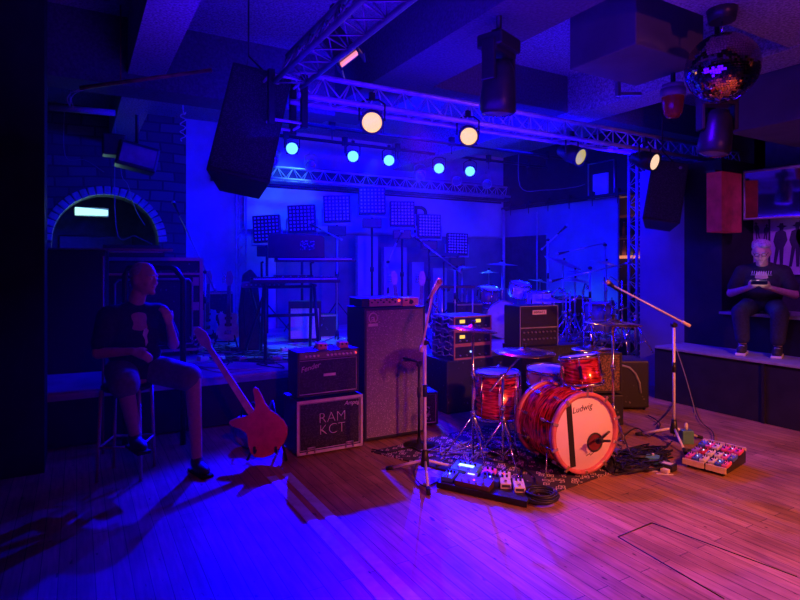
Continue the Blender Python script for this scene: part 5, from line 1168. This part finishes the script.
for s in (-1, 1):
    S0 = V((s*.2, -.02, sh_z-.03)); cone(body, S0, EL[s], .058, .045); cone(body, EL[s], WR[s], .045, .028)
    hand(body, WR[s], V((-s*.35, -.6, .25)), V((s*.6, -.3, -.3)), s, .35)
    cone(body, (s*.09, 0, hipz-.0), KN[s], .085, .062); cone(body, KN[s], AN[s], .055, .04)
    # clothes
    cone(shb, S0, S0.lerp(EL[s], .72), .078, .072); cone(trb, (s*.1, 0, SEAT+.095), KN[s]+V((0, 0, .0)), .11, .088); cone(trb, KN[s], AN[s]+V((0, 0, .07)), .088, .072)
for z, rx, ry, y in ((SEAT+.12, .2, .17, -.03), (SEAT+.22, .205, .18, -.05), (SEAT+.32, .195, .16, -.04), (SEAT+.42, .2, .13, -.02), (SEAT+.49, .17, .09, -.02)): shb.sph((0, y, z), (rx, ry, .1), 24, 14)
cone(shb, (-.17, -.02, sh_z-.03), (.17, -.02, sh_z-.03), .085, .085); shb.sph((0, -.045, sh_z-.01), (.11, .095, .075), 20, 12)
trb.sph((0, .02, SEAT+.1), (.2, .17, .1), 24, 14)
link('body', blob(body, .009, 3), skin, W); link('t_shirt', blob(shb, .014, 6), shirt, W); link('jeans', blob(trb, .014, 6), denim, W)
hr = MB()
for a_ in range(14):
    an = a_*2*PI/14; hr.sph(headc+Mh @ V((.055*math.sin(an), .03+.06*math.cos(an), .065+.01*math.sin(a_*3))), (.042, .045, .045), 12, 8)
hr.sph(headc+Mh @ V((0, .02, .09)), (.075, .085, .05), 16, 10).sph(headc+Mh @ V((.03, -.06, .095)), (.05, .04, .03), 12, 8).sph(headc+Mh @ V((0, .06, 0)), (.075, .05, .09), 14, 10)
link('hair', blob(hr, .01, 2), hairgrey, W, 0); face_bits(W, headc+Mh @ V((0, -.006, 0)), Mh, True)
pr = MB(); rp = random.Random(2)
for i in range(9): pr.tube([(-.09+i*.022, -.165+.0008*(i-4)**2, SEAT+.445+rp.uniform(-.01, .004)), (-.085+i*.022, -.16+.0008*(i-4)**2, SEAT+.478)], .004, 4)
pr.tube([(-.1, -.16, SEAT+.435), (.1, -.16, SEAT+.434)], .003, 4)
part('shirt_print', pr, logo, W)
for s in (-1, 1):
    f = MB(); A = AN[s]; f.sph((A.x, A.y-.07, FL+.05), (.05, .12, .045), 18, 12).sph((A.x, A.y+.0, FL+.075), (.048, .055, .06), 16, 10).box((A.x, A.y-.06, FL+.02), (.08, .2, .03))
    sh_ = link('shoe', blob(f, .009, 3), mat('dark_sneaker', (.04, .04, .05), .6), W); part('sole', MB().box((A.x, A.y-.06, FL+.012), (.098, .27, .024)), white, sh_, .006)
    part('laces', MB().tube([(A.x-.025, A.y-.06, FL+.096), (A.x+.025, A.y-.08, FL+.092), (A.x-.022, A.y-.1, FL+.088), (A.x+.022, A.y-.12, FL+.08)], .005, 5), white, sh_)
Wm = Matrix.Translation((PX, PY_, 0)) @ Matrix.Rotation(R(MANR), 4, 'Z')
ph = Wm @ V((.01, -.475, SEAT+.36))
t = thing('mobile_phone', 'mobile phone held by the person on the platform, its screen lighting the face', 'phone', ph, MANR)
Mp = Matrix.Rotation(R(-55), 3, 'X')
part('case', MB().box((0, 0, 0), (.15, .009, .075), Mp), plastic, t, .003); part('screen', MB().box(Mp @ V((0, .0052, 0)), (.14, .001, .066), Mp), phone_glow, t)
fl = bpy.data.lights.new('phone_light', 'AREA'); fl.energy = .45; fl.color = (.85, .6, 1); fl.size = .13; o = bpy.data.objects.new('phone_light', fl); COL.objects.link(o)
o.location = Wm @ V((.01, -.462, SEAT+.373)); hd = Wm @ headc; o.rotation_euler = (hd-o.location).to_track_quat('-Z', 'Y').to_euler()
# --- man on the bar stool, left
SL = onz(127, 474); SH = .70
t = thing('bar_stool', 'tall metal bar stool under the man on the left', 'stool', (SL.x, SL.y, 0), -24)
part('seat', MB().lathe([(0, SH-.045), (.17, SH-.045), (.18, SH-.03), (.18, SH-.01), (.165, SH), (0, SH)], 28), plastic, t)
for a_, b_ in ((-1, -1), (1, -1), (1, 1), (-1, 1)): part('leg', MB().cyl((a_*.155, b_*.155, 0), (a_*.135, b_*.135, SH-.03), .0135, n=8), mat('pink_grey_metal', (.5, .42, .44), .4, .4), t)
for z in (.25, ): part('foot_ring', MB().tube([(-.15, -.15, z), (.15, -.15, z), (.15, .15, z), (-.15, .15, z)], .011, 6, True), mat('pink_grey_metal', (0, 0, 0)), t)
ML = 14
Wl = thing('person', 'person with short white hair, dark printed t-shirt and shorts on a bar stool', 'person', (SL.x+.05, SL.y-.02, 0), ML)
body = MB(); shb = MB(); trb = MB(); hz = SH+.1; sh_z = SH+.55; headc = V((.05, -.05, SH+.80)); Mh = Matrix.Rotation(R(30), 3, 'Z') @ Matrix.Rotation(R(4), 3, 'X')
cone(body, (0, 0, hz), (0, 0, sh_z-.1), .14, .13); cone(body, (0, 0, sh_z), (.025, -.02, sh_z+.13), .06, .058); headmb(body, headc, Mh, 1.05)
EL = {-1: V((-.27, -.06, SH+.26)), 1: V((.26, -.1, SH+.28))}; WR = {-1: V((-.1, -.27, SH+.28)), 1: V((.17, -.24, SH+.46))}
KN = {-1: V((-.19, -.38, SH+.06)), 1: V((.30, -.36, SH+.04))}; AN = {-1: V((-.07, -.22, .36)), 1: V((.36, -.30, .10))}
for s in (-1, 1):
    S0 = V((s*.19, 0, sh_z-.03)); cone(body, S0, EL[s], .055, .044); cone(body, EL[s], WR[s], .042, .027); hand(body, WR[s], (-s*.2, -.2, .5 if s > 0 else -.1), (0, -.5, .2), s, .5)
    cone(body, (s*.09, 0, hz), KN[s], .085, .062); cone(body, KN[s], AN[s], .062, .04); cone(shb, S0, S0.lerp(EL[s], .75), .078, .07); cone(trb, (s*.1, 0, SH+.1), V((s*.1, 0, SH+.1)).lerp(KN[s], .9), .115, .105)
    f = MB(); A = AN[s]; f.sph((A.x, A.y-.07, A.z-.055), (.05, .12, .045), 18, 12).sph((A.x, A.y, A.z-.02), (.048, .055, .065), 16, 10)
    sh_ = link('shoe', blob(f, .01, 3), mat('dark_sneaker', (0, 0, 0)), Wl); part('sole', MB().box((A.x, A.y-.06, A.z-.088), (.095, .26, .024)), rubber, sh_, .006)
for z, rx, ry, y in ((SH+.1, .19, .15, 0), (SH+.22, .19, .155, -.02), (SH+.34, .19, .14, -.02), (SH+.45, .2, .125, 0), (SH+.52, .17, .09, 0)): shb.sph((0, y, z), (rx, ry, .11), 24, 14)
cone(shb, (-.165, 0, sh_z-.03), (.165, 0, sh_z-.03), .085, .085); trb.sph((0, .02, SH+.095), (.19, .16, .09), 24, 14)
link('body', blob(body, .009, 3), skin, Wl); link('t_shirt', blob(shb, .014, 6), shirt, Wl); link('shorts', blob(trb, .014, 6), khaki, Wl)
hr = MB().sph(headc+Mh @ V((0, .022, .035)), (.083, .09, .09), 20, 14); me = blob(hr, .01, 2); link('hair', me, hairwhite, Wl); face_bits(Wl, headc+Mh @ V((0, -.006, 0)), Mh)
part('shirt_print', MB().add([(.01, -.17, SH+.42), (.03, -.17, SH+.43), (.045, -.17, SH+.41), (.03, -.175, SH+.37), (.038, -.176, SH+.32), (.02, -.178, SH+.29), (.016, -.176, SH+.34), (.0, -.175, SH+.38)], [tuple(range(8))]), logo, Wl)
# ------------------------------------------------------------------ MORE HARDWARE ON THE STAGE
rh = random.Random(21)
HW = [(566, 296, 7.9, 'stand with a crooked arm on the stage left of the floor tom'), (583, 290, 8.2, 'tall stand with a crooked arm behind the dark floor tom'), (612, 305, 7.4, 'stand with a crooked arm beside the dark floor tom'), (635, 315, 7.2, 'stand with a crooked arm against the truss tower'), (497, 290, 8.9, 'stand with a crooked arm behind the small pale tom'), (436, 292, 8.0, 'stand with a crooked arm left of the small black table')]
for k, (x, y, d, lab) in enumerate(HW):
    p = dep(x, y, d); t = thing('hardware_stand', 'chrome '+lab, 'drum stand', (p.x, p.y, FZ)); h = p.z-FZ; tripod_stand(t, h, rot=k*.9)
    a = rh.uniform(0, 6); q = [V((0, 0, h-.02)), V((.12*math.cos(a), .12*math.sin(a), h+.1)), V((.28*math.cos(a), .28*math.sin(a), h+.05))]
    part('arm', MB().tube(q, .009, 6), chrome, t); part('wing_nut', MB().sph(q[0], .022, 8, 6), steel, t); part('clamp', MB().box(q[2], (.05, .04, .06)), chrome, t)
for k, (x, y, d, lab) in enumerate(((575, 272, 8.1, 'thin cymbal on the stage seen edge-on under the big tilted one'), (540, 281, 8.9, 'thin cymbal on the stage behind the pale blue-white drum'))):
    cymbal_stand(lab, dep(x, y, d), .18, .1+k*.1, 1, floor=FZ, m=silverc, sm=steel)
# towels, strap lock, small gear by the drums
p = dep(627, 345, 4.9)
